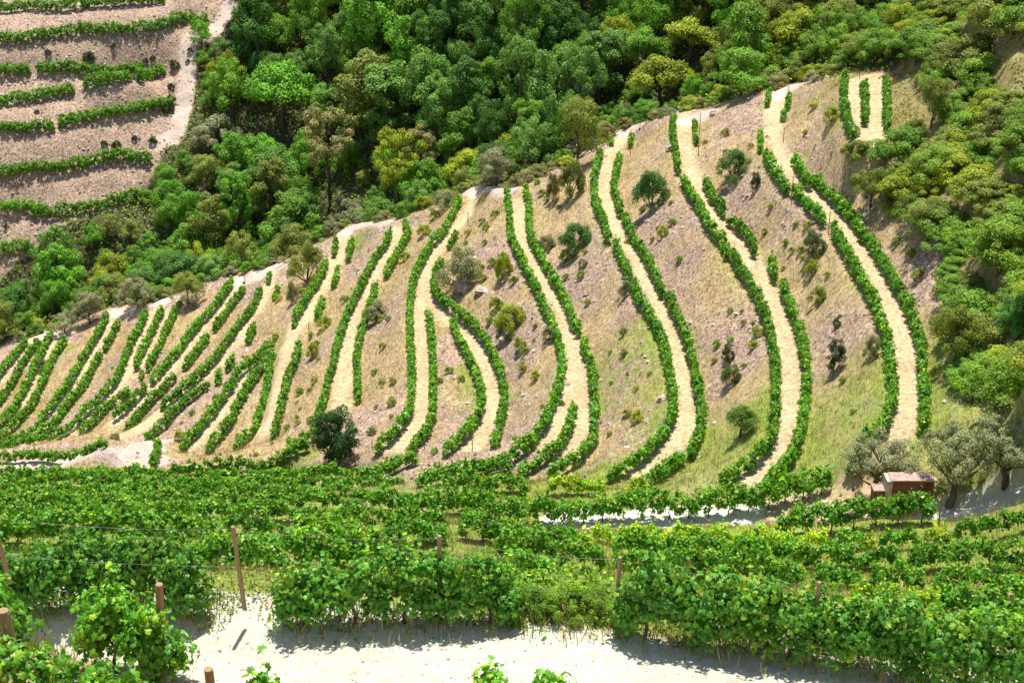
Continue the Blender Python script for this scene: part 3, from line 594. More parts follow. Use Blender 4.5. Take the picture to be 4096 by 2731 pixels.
def branches(kind, P0, seed):
    r_ = np.random.default_rng(seed); ps = []
    if kind == 'bush':
        for p in P0[:9]: ps.append(tube([[0, 0, -.03], p * .5, p], [.016, .011, .004], 4))
        return join(ps)
    top = dict(dense=.5, dome=.5, round=.6, tall=.92, pine=.95, olive=.5)[kind]; tr = dict(dense=.03, dome=.022, round=.030, tall=.022, pine=.017, olive=.05)[kind]
    z = np.linspace(-.04, top, 7); w_ = r_.normal(size=(7, 2)) * .012 * (3 if kind == 'olive' else 1); w_[0] = 0
    pts = np.c_[np.cumsum(w_, 0), z]; ps.append(tube(pts, tr * (1.25 - np.linspace(0, 1, 7) * .95), 7))
    for p in P0[:26]:
        zb = min(top * .95, max(.12, p[2] - np.hypot(p[0], p[1]) * .8)); s_ = np.array([np.interp(zb, z, pts[:, 0]), np.interp(zb, z, pts[:, 1]), zb]); mid = (s_ + p) / 2 + r_.normal(size=3) * .02
        k = 1 - zb * .7; ps.append(tube([s_, mid, p], [tr * .42 * k, tr * .28 * k, tr * .1], 4))
    return join(ps)
PROTO = {}
for kind, cnt in (('round', 4), ('dome', 4), ('dense', 1), ('tall', 3), ('pine', 2), ('olive', 2), ('bush', 5)):
    for j in range(cnt):
        C, N, sz, tn, P0 = crown(kind, 100 + j * 7 + len(kind)); V, Fc, t2 = leaves(C, N, sz, tn)
        a = mk('crown', V, Fc, M_TREE, tint=t2); bv, bf = branches(kind, P0, j); b = mk('trunk', bv, bf, M_BARK)
        PROTO.setdefault(kind, []).append((a.data, b.data)); D.objects.remove(a); D.objects.remove(b)
def tree(kind, loc, hgt, wid, col, label, name, cat, group=None, var=None, parts=True):
    c0, b0 = PROTO[kind][(var if var is not None else int(rng.integers(99))) % len(PROTO[kind])]
    base = dict(dense=.94, dome=.94, round=.84, tall=.5, pine=.6, olive=1.08, bush=1.0)[kind]
    if parts: t = empty(name, loc)
    else: t = None
    c = D.objects.new('crown' if parts else name, c0); COL.objects.link(c); sx = wid / base; c.scale = (sx, sx, hgt); rz = float(rng.random() * 6.28)
    c.color = (*(np.array(col) * (.85 + .3 * rng.random())), 1)
    if parts:
        c.parent = t; c.rotation_euler.z = rz; k = D.objects.new('trunk' if kind != 'bush' else 'stem', b0); COL.objects.link(k); k.parent = t; k.scale = c.scale; k.rotation_euler.z = rz
    else: t = c; c.location = loc; c.rotation_euler.z = rz
    tag(t, label, cat, group); return t
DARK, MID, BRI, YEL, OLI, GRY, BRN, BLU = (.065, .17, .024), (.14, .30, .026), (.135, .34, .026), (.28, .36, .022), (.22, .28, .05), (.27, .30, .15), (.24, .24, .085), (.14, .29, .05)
SPOTS = []; GUARD = []; FG = [(-100, 345, -50, 500, 171), (-100, 455, -50, 345, 195), (-100, 85, -50, 580, 168), (-100, 530, -50, 60, 205)]
def place(kind, x, ytop, ybase, wpx, col, label, name='tree', cat='tree', group=None, var=None, sink=0.):
    q = hit(x, ybase)
    if q is None: print('NO HIT', label); return
    dd = project(q)[0, 2]; k = dd / F; dist = np.linalg.norm(q - np.array([0, 0, CZ])); dep = math.asin((CZ - q[2]) / dist)
    H = (ybase - ytop) * k / math.cos(dep) * (.92 if kind != 'bush' else 1.08); Wd = wpx * k
    H = max(.25, H if kind == 'pine' else H - (.25 if kind != 'bush' else .12) * Wd * math.sin(dep)); SPOTS.append((q[0], q[1], Wd * .4)); GUARD.append((x - wpx * .28, x + wpx * .28, ytop, ybase - 50, q[1]) if kind == 'pine' else (x - wpx * .45, x + wpx * .45, ytop, ybase - 15, q[1]))
    q[2] -= .05; return tree(kind, q, H, Wd, col, label, name, cat, group, var)
# the distinct trees
NAMED = [('pine', 760, 235, 468, 135, BRN, 'tall thin pine with a bare dark trunk standing out of the wood', 'pine_tree', 0),
 ('pine', 970, 285, 440, 95, BRN, 'smaller brownish pine right of the tall pine', 'pine_tree', 1),
 ('dome', 1325, 188, 385, 130, OLI, 'round-headed pale olive tree at the wood edge above the fork terrace', 'round_tree', 0),
 ('round', 1512, 90, 262, 160, YEL, 'yellow-green tree with several bare trunks above the third terrace head', 'broadleaf_tree', 1),
 ('round', 1585, 5, 150, 150, YEL, 'yellow-green tree just behind the many-trunked one', 'broadleaf_tree', 2),
 ('tall', 1375, 55, 240, 110, BLU, 'tall blue-green tree left of the yellow-green one', 'broadleaf_tree', 0),
 ('dome', 1700, 85, 222, 165, MID, 'spreading green tree right of the many-trunked one', 'broadleaf_tree', 3),
 ('tall', 895, 125, 335, 125, BLU, 'tall blue-green domed tree in the middle of the wood', 'broadleaf_tree', 1),
 ('round', 655, 95, 300, 175, BRI, 'large bright green tree in the upper left wood', 'broadleaf_tree', 1),
 ('dome', 530, 110, 270, 130, MID, 'green tree at the left wood edge beside the far terraces', 'broadleaf_tree', 2),
 ('dome', 800, 428, 515, 100, GRY, 'grey-green round tree at the foot of the tall pine', 'olive_tree', 1),
 ('dome', 1140, 318, 428, 105, GRY, 'grey rounded tree at the ridge above the fork terrace head', 'olive_tree', 3),
 ('bush', 500, 262, 345, 120, GRY, 'wide pale grey bush at the left wood edge', 'bush', 1),
 ('dome', 478, 335, 450, 100, OLI, 'olive-green tree beside the bare end of the far terraces', 'broadleaf_tree', 0),
 ('dome', 318, 618, 705, 88, GRY, 'grey olive tree in the middle of three behind the left ridge', 'olive_tree', 2),
 ('dome', 207, 650, 745, 90, GRY, 'grey olive tree left of the middle one behind the left ridge', 'olive_tree', 0),
 ('dome', 150, 698, 765, 66, GRY, 'lowest grey olive tree behind the left ridge', 'olive_tree', 1),
 ('dome', 435, 605, 700, 85, OLI, 'olive-green tree on the left ridge beside the slanting rows', 'broadleaf_tree', 2),
 ('bush', 705, 548, 645, 80, OLI, 'brownish green broom bush on the ridge left of the lone-tree terrace', 'bush', 2),
 ('bush', 672, 640, 695, 30, GRY, 'narrow dark grey bush below the broom on the ridge', 'bush', 3),
 ('bush', 1020, 430, 485, 60, GRY, 'dark grey bush at the wood edge left of the fork terrace head', 'bush', 0),
 ('bush', 1215, 1345, 1418, 100, (.14, .30, .02), 'bright green weed bush left in the gap of the front row', 'weed_bush', 0), ('bush', 1300, 1330, 1412, 120, (.17, .32, .02), 'bright green weed bush in the middle of the front row gap', 'weed_bush', 1), ('bush', 1375, 1350, 1420, 90, (.15, .28, .02), 'bright green weed bush beside the bare front post', 'weed_bush', 2),
 ('bush', 1312, 360, 455, 62, OLI, 'upright olive bush below the round-headed tree', 'bush', 1),
 ('bush', 1270, 395, 465, 30, BRN, 'brown half-dead bush left of the upright olive bush', 'bush', 4),
 ('dense', 775, 905, 1068, 122, (.036, .095, .022), 'lone dark dense tree at the foot of its terrace', 'lone_tree', 3),
 ('round', 1700, 905, 1005, 90, (.11, .22, .025), 'small green tree with thin trunk on the bank between two terraces', 'small_tree', 1),
 ('bush', 1060, 555, 655, 100, GRY, 'big dark grey-green bush beside the upper bend of the fork terrace', 'bush', 2),
 ('bush', 1495, 380, 478, 82, (.08, .20, .04), 'large leafy green bush high on the bank right of the third terrace', 'bush', 0),
 ('bush', 1685, 338, 408, 78, (.11, .21, .04), 'leafy green bush high between the second and first terraces', 'bush', 3),
 ('bush', 1322, 503, 572, 80, (.08, .20, .04), 'leafy green bush between the fourth and third terraces', 'bush', 1),
 ('bush', 1255, 535, 575, 40, GRY, 'small grey bush left of the leafy green one', 'bush', 4),
 ('bush', 1870, 525, 585, 64, (.09, .14, .05), 'pale green bush beside the upper left edge of the rightmost terrace', 'bush', 0),
 ('bush', 1865, 590, 625, 34, YEL, 'small yellow-green bush under the pale green one', 'bush', 2),
 ('tall', 1915, 768, 858, 40, (.045, .085, .03), 'narrow dark conical bush on the bank left of the rightmost terrace', 'bush', 2),
 ('bush', 1172, 690, 758, 80, YEL, 'yellow-green broom bush on the bank in the middle', 'bush', 1),
 ('bush', 1140, 680, 712, 35, YEL, 'small broom left of the yellow-green bush in the middle', 'bush', 3),
 ('bush', 1155, 580, 640, 45, YEL, 'broom bush between the fork terrace and fourth terrace, upper', 'bush', 4),
 ('bush', 1195, 768, 808, 32, YEL, 'small round broom below the middle yellow-green bush', 'bush', 0),
 ('bush', 1522, 513, 545, 26, YEL, 'tiny round broom between fourth and third terraces high up', 'bush', 1),
 ('bush', 1463, 938, 970, 32, YEL, 'tiny broom low between the fourth and third terraces', 'bush', 2),
 ('bush', 1230, 848, 872, 24, YEL, 'tiny broom low left of the fourth terrace', 'bush', 3),
 ('bush', 1678, 835, 885, 48, (.09, .14, .02), 'green broom between third and second terraces at mid height', 'bush', 4),
 ('bush', 1672, 790, 830, 34, (.09, .13, .02), 'smaller broom just above the green broom between third and second terraces', 'bush', 0),
 ('bush', 868, 685, 735, 58, GRY, 'grey-green low bush right of the lone-tree terrace', 'bush', 1),
 ('bush', 745, 722, 755, 34, YEL, 'broom on the bank left of the lone-tree terrace', 'bush', 2),
 ('bush', 720, 785, 822, 30, YEL, 'lower broom on the bank left of the lone-tree terrace', 'bush', 3),
 ('bush', 1735, 392, 432, 26, (.07, .11, .03), 'small dark green bush under the leafy bush between the second and first terraces', 'bush', 4),
 ('bush', 415, 983, 1010, 28, YEL, 'small broom left of the three rows by the dirt triangle', 'bush', 0),
 ('bush', 1878, 650, 695, 46, OLI, 'olive bush between second and rightmost terraces at mid height', 'bush', 1),
 ('bush', 1922, 725, 752, 22, (.07, .11, .03), 'tiny dark bush above the narrow conical bush', 'bush', 2),
 ('bush', 2000, 765, 825, 38, GRY, 'faint grey bush left of the lower rightmost terrace', 'bush', 3),
 ('bush', 1300, 570, 600, 30, YEL, 'small broom under the leafy bush between the fourth and third terraces', 'bush', 4),
 ('bush', 1435, 640, 680, 34, GRY, 'grey bush at the left edge of the third terrace', 'bush', 0),
 ('bush', 1260, 745, 785, 34, GRY, 'grey bush tucked by the left edge of the fourth terrace', 'bush', 1),
 ('bush', 1960, 280, 312, 30, YEL, 'broom beside the lower left of the three-row plot', 'bush', 2),
 ('bush', 1910, 240, 280, 42, YEL, 'broom left of the three-row plot', 'bush', 3),
 ('bush', 1868, 232, 252, 26, YEL, 'small broom farther left of the three-row plot', 'bush', 4),
 ('bush', 1665, 290, 312, 24, YEL, 'tiny broom high above the leafy bush between the second and first terraces', 'bush', 0),
 ('bush', 1960, 320, 370, 60, OLI, 'brownish broom below the three-row plot', 'bush', 1),
 ('bush', 100, 820, 850, 40, (.1, .17, .02), 'bright green weed bush among the leftmost slanting rows', 'bush', 2),
 ('bush', 660, 1205, 1260, 50, (.26, .20, .09), 'dry brown bush among the near-slope rows', 'dry_bush', 3),
 # right hillside
 ('dome', 2138, 150, 292, 92, (.18, .25, .035), 'tall olive-green tree at the top of the right hillside', 'broadleaf_tree', 0),
 ('dome', 2000, 345, 478, 110, (.18, .25, .035), 'dark olive tree at the left rim of the right hillside', 'broadleaf_tree', 1),
 ('dome', 2140, 310, 425, 150, (.18, .31, .022), 'broad green tree in the middle of the right hillside', 'broadleaf_tree', 2),
 ('bush', 2100, 270, 330, 60, OLI, 'round bush under the tall olive-green tree on the right hillside', 'bush', 3),
 ('dome', 2290, 480, 640, 190, (.18, .31, .022), 'broad green tree at the right photo edge, mid hillside', 'broadleaf_tree', 3),
 ('dome', 2130, 440, 560, 120, (.18, .25, .035), 'dark-based olive tree left of the broad one on the hillside', 'broadleaf_tree', 0),
 ('dome', 2190, 640, 830, 130, (.18, .25, .035), 'grey-olive tree with dark hollow right of the rightmost terrace', 'broadleaf_tree', 1),
 ('dome', 2285, 770, 950, 190, (.14, .27, .02), 'bright green tree at the right edge above the olive trees', 'broadleaf_tree', 2),
 ('dome', 2330, 640, 800, 110, (.08, .24, .04), 'fresh green tree cut by the right photo edge', 'broadleaf_tree', 3),
 ('olive', 2010, 975, 1150, 175, (.27, .31, .15), 'grey-green olive tree left of the brown shed', 'olive_tree', 0),
 ('olive', 2180, 940, 1160, 190, (.27, .31, .15), 'large olive tree right of the brown shed', 'olive_tree', 1),
 ('olive', 2310, 935, 1120, 180, (.26, .31, .15), 'olive tree at the right edge over the shaded road', 'olive_tree', 0),
]
for kd, x, yt, yb, wp, co, lab, nm, v in NAMED:
    place(kd, x, yt, yb, wp, co, lab, nm, 'bush' if 'bush' in nm else 'tree', None, v)
# weeds by the far terraces (a few, each its own)
GW = 'small dark weed bushes on the far terrace banks'
for x, y, s_ in ((205, 145, 30), (112, 130, 16), (262, 115, 14), (335, 148, 16), (352, 145, 14), (402, 158, 26), (393, 205, 18), (388, 260, 26), (310, 325, 14), (395, 235, 22), (352, 330, 20), (268, 340, 22), (240, 335, 16), (15, 525, 14), (138, 535, 20), (85, 262, 12), (437, 120, 14), (432, 145, 12)):
    place('bush', x, y - s_ * .9, y, s_, (.05, .08, .03), 'small dark weed bush dotted on the stony far terrace banks', 'bush', 'bush', GW)
# brooms and weeds dotted over the terrace banks
GB = 'low brooms dotted on the terrace banks'
for x, y, s_ in ((1000, 500, 26), (975, 540, 34), (930, 600, 30), (1130, 610, 22), (1180, 650, 24), (1440, 560, 14), (1560, 600, 20), (1850, 310, 14), (1620, 330, 14), (1725, 340, 16), (1540, 690, 16), (1350, 700, 18), (1200, 840, 16), (1740, 770, 30), (1730, 800, 26), (1880, 560, 18), (1770, 480, 18), (1800, 620, 16), (1900, 640, 18), (690, 905, 22), (660, 985, 18), (880, 800, 20), (860, 860, 18), (900, 930, 24), (1010, 880, 18), (1290, 930, 16), (1370, 870, 16), (1540, 470, 14), (1980, 560, 16), (1300, 640, 18), (690, 905, 18), (712, 902, 18), (590, 470, 26), (630, 560, 26), (640, 690, 22), (1710, 845, 16), (1935, 880, 20), (1960, 950, 16), (1620, 940, 14), (1400, 1000, 16), (2060, 560, 26), (2090, 590, 26), (2050, 500, 30), (2110, 640, 34)):
    place('bush', x, y - s_ * .8, y, s_, (.27, .34, .04), 'low yellow-green broom tuft dotted on the terrace banks', 'broom', 'broom', GB)
nb_ = 0
for _ in range(1500):
    if nb_ >= 110: break
    bx, by = rng.uniform(250, 2090), rng.uniform(420, 1060); q = hit(bx, by)
    if q is None or q[1] < 84: continue
    iy, ix = int((q[1] - Y0) / STEP), int((q[0] - X0) / STEP)
    if m_path[iy, ix] > .05 or m_vine[iy, ix] > .25 or beyond[iy, ix] > 0 or m_road[iy, ix] > 0 or m_bare[iy, ix] > 0: continue
    if any((q[0] - a) ** 2 + (q[1] - b) ** 2 < .8 for a, b, c in SPOTS) or mnoise.noise(Vector((q[0] / 9, q[1] / 9, 1.7))) < -.05: continue
    nb_ += 1; s_ = rng.uniform(9, 24); place('bush', bx, by - s_ * .8, by, s_, [(.27, .35, .04), (.20, .34, .04), (.32, .33, .07), (.22, .28, .09)][nb_ % 4], 'low yellow-green broom tuft dotted on the terrace banks', 'broom', 'broom', GB)
# wood behind
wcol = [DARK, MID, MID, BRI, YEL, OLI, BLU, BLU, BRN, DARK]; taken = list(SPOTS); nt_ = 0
GWD = 'trees of the dense wood behind the terraces'
cand = []
for _ in range(9000):
    x = rng.uniform(-98, 80); y = rng.uniform(140, 228); iy, ix = int((y - Y0) / STEP), int((x - X0) / STEP)
    if wood[iy, ix] < .8: continue
    rr_ = rng.choice([2.3, 2.8, 3.4], p=[.35, .4, .25]); z = Z[iy, ix]; pr = project([[x, y, z + 4]])[0]
    if not (-60 < pr[0] < 2420) or pr[1] < -60: continue
    if any((x - a) ** 2 + (y - b) ** 2 < (rr_ * .62 + c * .8) ** 2 for a, b, c in taken): continue
    hp = rr_ * 2.6 * F / pr[2]; wp_ = rr_ * F / pr[2] * .5; pb = project([[x, y, z]])[0]
    if any(y < g_[4] and pb[0] > g_[0] and pb[0] - wp_ * 2 < g_[1] and pb[1] > g_[2] and pb[1] - hp * 1.55 < g_[3] - 8 for g_ in FG): continue
    if any(y < g_[4] + .5 and pb[0] + wp_ > g_[0] and pb[0] - wp_ < g_[1] and pb[1] > g_[2] and pb[1] - hp < g_[3] - 12 for g_ in GUARD + FG): continue
    taken.append((x, y, rr_ * .62)); cand.append((x, y, z, rr_, pr))
print('wood', len(cand))
cand.sort(key=lambda c: c[1]); LBL = {0: 'dark green', 1: 'mid green', 2: 'mid green', 3: 'bright green', 4: 'yellow-green', 5: 'olive-green', 6: 'blue-green', 7: 'blue-green', 8: 'brownish green', 9: 'dark green'}
for x, y, z, rr_, pr in cand[:300]:
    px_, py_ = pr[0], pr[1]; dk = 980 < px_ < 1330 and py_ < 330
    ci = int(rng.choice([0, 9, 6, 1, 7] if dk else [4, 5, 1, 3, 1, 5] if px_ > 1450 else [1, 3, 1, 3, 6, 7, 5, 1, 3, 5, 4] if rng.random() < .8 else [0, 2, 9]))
    ednge = y - float(np.interp(x, rl[:, 0], rl[:, 1])); kd = rng.choice(['round', 'tall', 'round', 'pine' if dk or rng.random() < .2 else 'round'])
    hgt = rr_ * rng.uniform(2.2, 3.2) * (1.5 if kd in ('pine', 'tall') else 1) * (1.25 if dk else 1); 
    if ednge < 8: hgt *= .62; kd = 'dome'
    elif kd == 'round' and rng.random() < .35: kd = 'dome'
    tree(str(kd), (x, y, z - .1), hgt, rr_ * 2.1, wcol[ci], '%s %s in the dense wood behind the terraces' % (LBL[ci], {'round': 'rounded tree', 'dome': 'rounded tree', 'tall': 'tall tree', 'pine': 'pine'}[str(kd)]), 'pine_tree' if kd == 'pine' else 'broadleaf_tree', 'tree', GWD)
n0_ = 0
for _ in range(9000):                  # young trees filling the gaps between the big ones
    if n0_ >= 260: break
    x = rng.uniform(-98, 60); y = rng.uniform(140, 226); iy, ix = int((y - Y0) / STEP), int((x - X0) / STEP)
    if wood[iy, ix] < .8: continue
    rr_ = rng.uniform(1.1, 1.9); pr = project([[x, y, Z[iy, ix] + 2]])[0]
    if not (-60 < pr[0] < 2420) or pr[1] < -60 or any(y < g_[4] and g_[0] < pr[0] < g_[1] and g_[2] < pr[1] < g_[3] for g_ in GUARD[:2]) or any((x - a) ** 2 + (y - b) ** 2 < (rr_ * .8 + c * .85) ** 2 for a, b, c in taken): continue
    pb = project([[x, y, Z[iy, ix]]])[0]; hp = rr_ * 2.1 * F / pb[2]
    if any(y < g_[4] + .5 and pb[0] + 8 > g_[0] and pb[0] - 8 < g_[1] and pb[1] > g_[2] and pb[1] - hp < g_[3] - 12 for g_ in FG): continue
    taken.append((x, y, rr_ * .7)); n0_ += 1; ci = int(rng.choice([1, 3, 3, 1, 5, 6, 5, 1]))
    tree('dome', (x, y, Z[iy, ix] - .1), rr_ * rng.uniform(1.6, 2.6), rr_ * 2.2, wcol[ci], 'low young %s tree filling a gap in the wood' % LBL[ci], 'young_tree', 'tree', 'young trees in the gaps of the wood')
# scrub bushes on the right hillside and along the wood edge
GS = 'scrub bushes of the right hillside'; n1_ = 0
for _ in range(4000):
    if n1_ >= 10: break
    x = rng.uniform(20, 60); y = rng.uniform(66, 150); iy, ix = int((y - Y0) / STEP), int((x - X0) / STEP)
    if scrub[iy, ix] < .95 and not (wood[iy, ix] > .02 and wood[iy, ix] < .9): continue
    z = Z[iy, ix]; pr = project([[x, y, z]])[0]
    if not (1900 < pr[0] < 2480 and -50 < pr[1] < 1080) or (2290 < pr[0] and 90 < pr[1] < 215) or (pr[0] < 2130 and pr[1] < 340): continue
    rr_ = rng.uniform(.7, 1.9) * (1 if pr[0] > 2080 else .6)
    if any((x - a) ** 2 + (y - b) ** 2 < (rr_ * .5 + c * .5) ** 2 for a, b, c in taken): continue
    taken.append((x, y, rr_ * .6)); n1_ += 1; c = [YEL, OLI, (.18, .31, .022), BRN][int(rng.integers(4))]
    tree('bush', (x, y, z - .05), rr_ * rng.uniform(.9, 1.5), rr_ * 2.1, c, 'leafy shrub growing on the steep right hillside', 'shrub', 'shrub', GS)
def vnoise_at(a, b): return .5 + .8 * mnoise.noise(Vector((a / 90., b / 70., 3.3)))
n3_ = 0
for _ in range(2200):
    if n3_ >= 230: break
    px_, py_ = rng.uniform(1680, 2420), rng.uniform(-20, 960)
    top = np.interp(px_, [1680, 1760, 1900, 2060, 2110], [215, 190, 165, 160, 175])
    if px_ < 2220 and py_ > top - 8 and not (px_ > np.interp(py_, [150, 250, 340, 400, 480, 560, 700, 860, 1000], [2150, 2115, 2010, 1985, 2060, 2165, 2190, 2210, 2240])): continue
    if vnoise_at(px_, py_) < .30: continue
    if (px_ > 2270 and 80 < py_ < 225) or (px_ > 2110 and py_ > 900): continue
    q = hit(px_, py_)
    if q is None: continue
    rr_ = rng.uniform(.9, 1.9) * (1.35 if py_ < top else 1); x, y, z = q
    if any((x - a) ** 2 + (y - b) ** 2 < (rr_ * .45 + c * .35) ** 2 for a, b, c in taken): continue
    taken.append((x, y, rr_ * .6)); n3_ += 1; c = [YEL, OLI, (.17, .32, .025), (.15, .27, .025), (.20, .27, .04), MID][int(rng.integers(6))]
    if py_ < top and px_ < 2110: tree('dome', (x, y, z - .1), rr_ * rng.uniform(1.6, 2.4), rr_ * 2.2, c, 'low leafy tree above the head of the right-hand terraces', 'young_tree', 'tree', 'low trees above the terrace heads')
    else: tree('bush', (x, y, z - .1), rr_ * rng.uniform(1., 1.6), rr_ * 2.2, c, 'leafy shrub growing on the steep right hillside', 'shrub', 'shrub', GS)
GE = 'bushes along the edge of the wood'; n2_ = 0
for _ in range(3000):
    if n2_ >= 125: break
    x = rng.uniform(-60, 32); y = float(np.interp(x, rl[:, 0], rl[:, 1])) + rng.uniform(.5, 6); rr_ = rng.uniform(.6, 1.4)
    if any((x - a) ** 2 + (y - b) ** 2 < (rr_ * .7 + c * .5) ** 2 for a, b, c in taken): continue
    taken.append((x, y, rr_ * .6)); n2_ += 1; c = [YEL, OLI, MID, BRN, GRY][int(rng.integers(5))]
    tree('bush', (x, y, float(ground(x, y)) - .05), rr_ * rng.uniform(1.1, 1.7), rr_ * 2.1, c, 'bush at the edge of the wood along the ridge', 'bush', 'bush', GE)
# ------------------------------------------------------------------ ground cover (nobody could count it)
def cover(name, n, region, size, cols, hmax, label, col=(1, 1, 1), blade=False, near_=None, mt=None):
    out = []; x = rng.uniform(X0, X1, n * 6) if near_ is None else rng.uniform(near_[0], near_[1], n * 3); y = rng.uniform(20, 240, len(x)) if near_ is None else rng.uniform(near_[2], near_[3], len(x))
    iy = ((y - Y0) / STEP).astype(int).clip(0, NY - 1); ix = ((x - X0) / STEP).astype(int).clip(0, NX - 1)
    k = region[iy, ix] > rng.random(len(x)); z = ground(x, y); pr = project(np.stack([x, y, z], 1)); k &= (pr[:, 0] > -150) & (pr[:, 0] < 2500) & (pr[:, 1] > -150) & (pr[:, 1] < 1750)
    x, y, z, iy, ix = x[k][:n], y[k][:n], z[k][:n], iy[k][:n], ix[k][:n]; m_ = len(x)
    hh = hmax * (np.clip(vnoise(Z.shape, 6, 31)[iy, ix] + .5, 0, 1) * .8 + .2) * rng.random(m_)
    Cn = np.stack([x, y, z + hh * (0 if blade else 1)], 1); cc = np.array(cols)[rng.integers(len(cols), size=m_)] * (.6 + .7 * rng.random(m_))[:, None]
    if blade:
        K = 4; b = np.repeat(Cn, K, 0) + np.c_[rng.normal(size=(m_ * K, 2)) * size * .5, np.zeros(m_ * K)]; ht_ = size * (.6 + .9 * rng.random(m_ * K)); a = rng.random(m_ * K) * 6.28; wd = size * .10
        lean = rng.normal(size=(m_ * K, 2)) * size * .35; V = np.empty((m_ * K, 3, 3)); V[:, 0] = b; V[:, 1] = b + np.c_[np.cos(a) * wd, np.sin(a) * wd, np.zeros(m_ * K)]; V[:, 2] = b + np.c_[lean, ht_]
        V[:, :2, 2] -= .03; V = V.reshape(-1, 3); Fc = np.arange(len(V)).reshape(-1, 3); tn = np.repeat(cc, K * 3, 0)
    else: V, Fc, tn = leaves(Cn, rng.normal(size=(m_, 3)) * .6 + [0, 0, .8], size * (.6 + .8 * rng.random(m_)), cc)
    o = mk(name, V, Fc, mt or M_TREE, tint=tn); o.color = (1, 1, 1, 1); tag(o, label, 'vegetation', kind='stuff'); return o
cover('undergrowth', 110000, np.clip(wood * 1.2 - .1, 0, 1), .30, [DARK, MID, BRI, OLI, YEL], 1.5, 'tangled green undergrowth on the floor of the wood')
cover('scrub_cover', 100000, scrub * .9 * (vnoise(Z.shape, 7, 77) > -.18), .19, [YEL, OLI, MID, BRI, (.16, .26, .03), (.3, .2, .06)], .5, 'patchy green and rusty low scrub on the right hillside')
bank = np.clip(1 - m_path * 1.5 - m_road * 2 - m_bare * 1.5 - wood - farl * .7, 0, 1) * (GY < 215)
cover('dry_grass', 80000, bank * np.clip(1.2 - m_stone, .1, 1), .27, [(.42, .31, .18), (.56, .43, .26), (.32, .24, .12), (.28, .30, .09)], 0, 'dry straw-coloured grass on the terrace banks', blade=True, mt=M_DRY)
cover('green_grass', 80000, np.clip(m_green * 1.3 - .2, 0, 1) * bank, .26, [(.16, .24, .035), (.28, .32, .05), (.10, .18, .03)], 0, 'green grass growing beside the vine rows', blade=True, mt=M_DRY)
verge = mask([(r['q'], .35) for r in ROWS if r.get('front') and 's' in r and 'near road' in r['label'] and 'lower left' not in r['label'] and 'bottom' not in r['label']] + [(at_range([[1160, 1446], [1290, 1458], [1420, 1472]], [30.3, 30.2, 30.]), .5)], .45)
cover('roadside_weeds', 5000, np.clip(verge * 1.2, 0, 1), .30, [(.14, .22, .03), (.24, .28, .05), (.45, .36, .16), (.10, .17, .03)], 0, 'green and straw weeds along the far edge of the near road', blade=True, near_=(-14, 14, 20, 31), mt=M_DRY)
cover('low_weeds', 16000, np.clip(verge * 1.2, 0, 1), .075, [(.14, .26, .02), (.26, .34, .04), (.10, .20, .02), (.36, .34, .10)], .35, 'low leafy green weeds under the front vine row', near_=(-14, 14, 20, 31))
gp = at_range([[1180, 1425], [1290, 1435], [1400, 1450]], [31.2, 31., 30.8]); gpm = mask([(gp + [0, .9, 0], .7)], .5)
cover('tall_weeds', 12000, gpm, .10, [(.16, .32, .02), (.26, .38, .03), (.12, .24, .02)], 1.5, 'tall bright green weeds in the gap of the front row', near_=(-2, 5, 20, 34))
cover('reed_grass', 260, mask([(gp[1:] + [.1, -.2, 0], .2)], .35), .6, [(.45, .36, .20), (.38, .28, .15)], 0, 'tall dry grass stalks at the bare front post', blade=True, near_=(-2, 5, 20, 34), mt=M_DRY)
gp2 = at_range([[470, 1375], [560, 1392], [650, 1405]], [31.4, 31., 30.7])
cover('gap_weeds', 5000, mask([(gp2 + [0, 1.1, 0], .6)], .4), .08, [(.2, .3, .03), (.34, .34, .08), (.14, .24, .02)], .6, 'yellowish weeds around the second front post', near_=(-9, -3, 20, 34))
# stones
def stones(n, region, name, label, smin, smax, yr=(55, 215)):
    x = rng.uniform(X0, X1, n * 8); y = rng.uniform(*yr, n * 8); iy = ((y - Y0) / STEP).astype(int); ix = ((x - X0) / STEP).astype(int).clip(0, NX - 1); k = np.nonzero(region[iy, ix] > rng.random(len(x)))[0][:n]
    x, y = x[k], y[k]; m_ = len(x); z = ground(x, y); s = smin + (smax - smin) * rng.random(m_) ** 2.6
    T = np.array([[1, 0, 0], [0, 1, 0], [-1, 0, 0], [0, -1, 0], [0, 0, .8], [0, 0, -.6]], float); Fa = np.array([[0, 1, 4], [1, 2, 4], [2, 3, 4], [3, 0, 4], [1, 0, 5], [2, 1, 5], [3, 2, 5], [0, 3, 5]])
    V = np.stack([x, y, z], 1)[:, None] + s[:, None, None] * (T[None] * rng.uniform(.5, 1.3, (m_, 6, 1)) + rng.normal(size=(m_, 6, 3)) * .15)
    tag(mk(name, V.reshape(-1, 3), (Fa[None] + np.arange(m_)[:, None, None] * 6).reshape(-1, 3), M_STONE), label, 'stones', kind='stuff')
stones(26000, np.clip(m_stone - .35, 0, 1) * np.clip(1 - m_path - wood - m_road * 2, 0, 1), 'stones', 'loose pinkish schist stones on the banks', .06, .30)
stones(5000, np.clip(m_road, 0, 1), 'pebbles', 'small pebbles and clods on the pale near road', .01, .05, (20, 27))
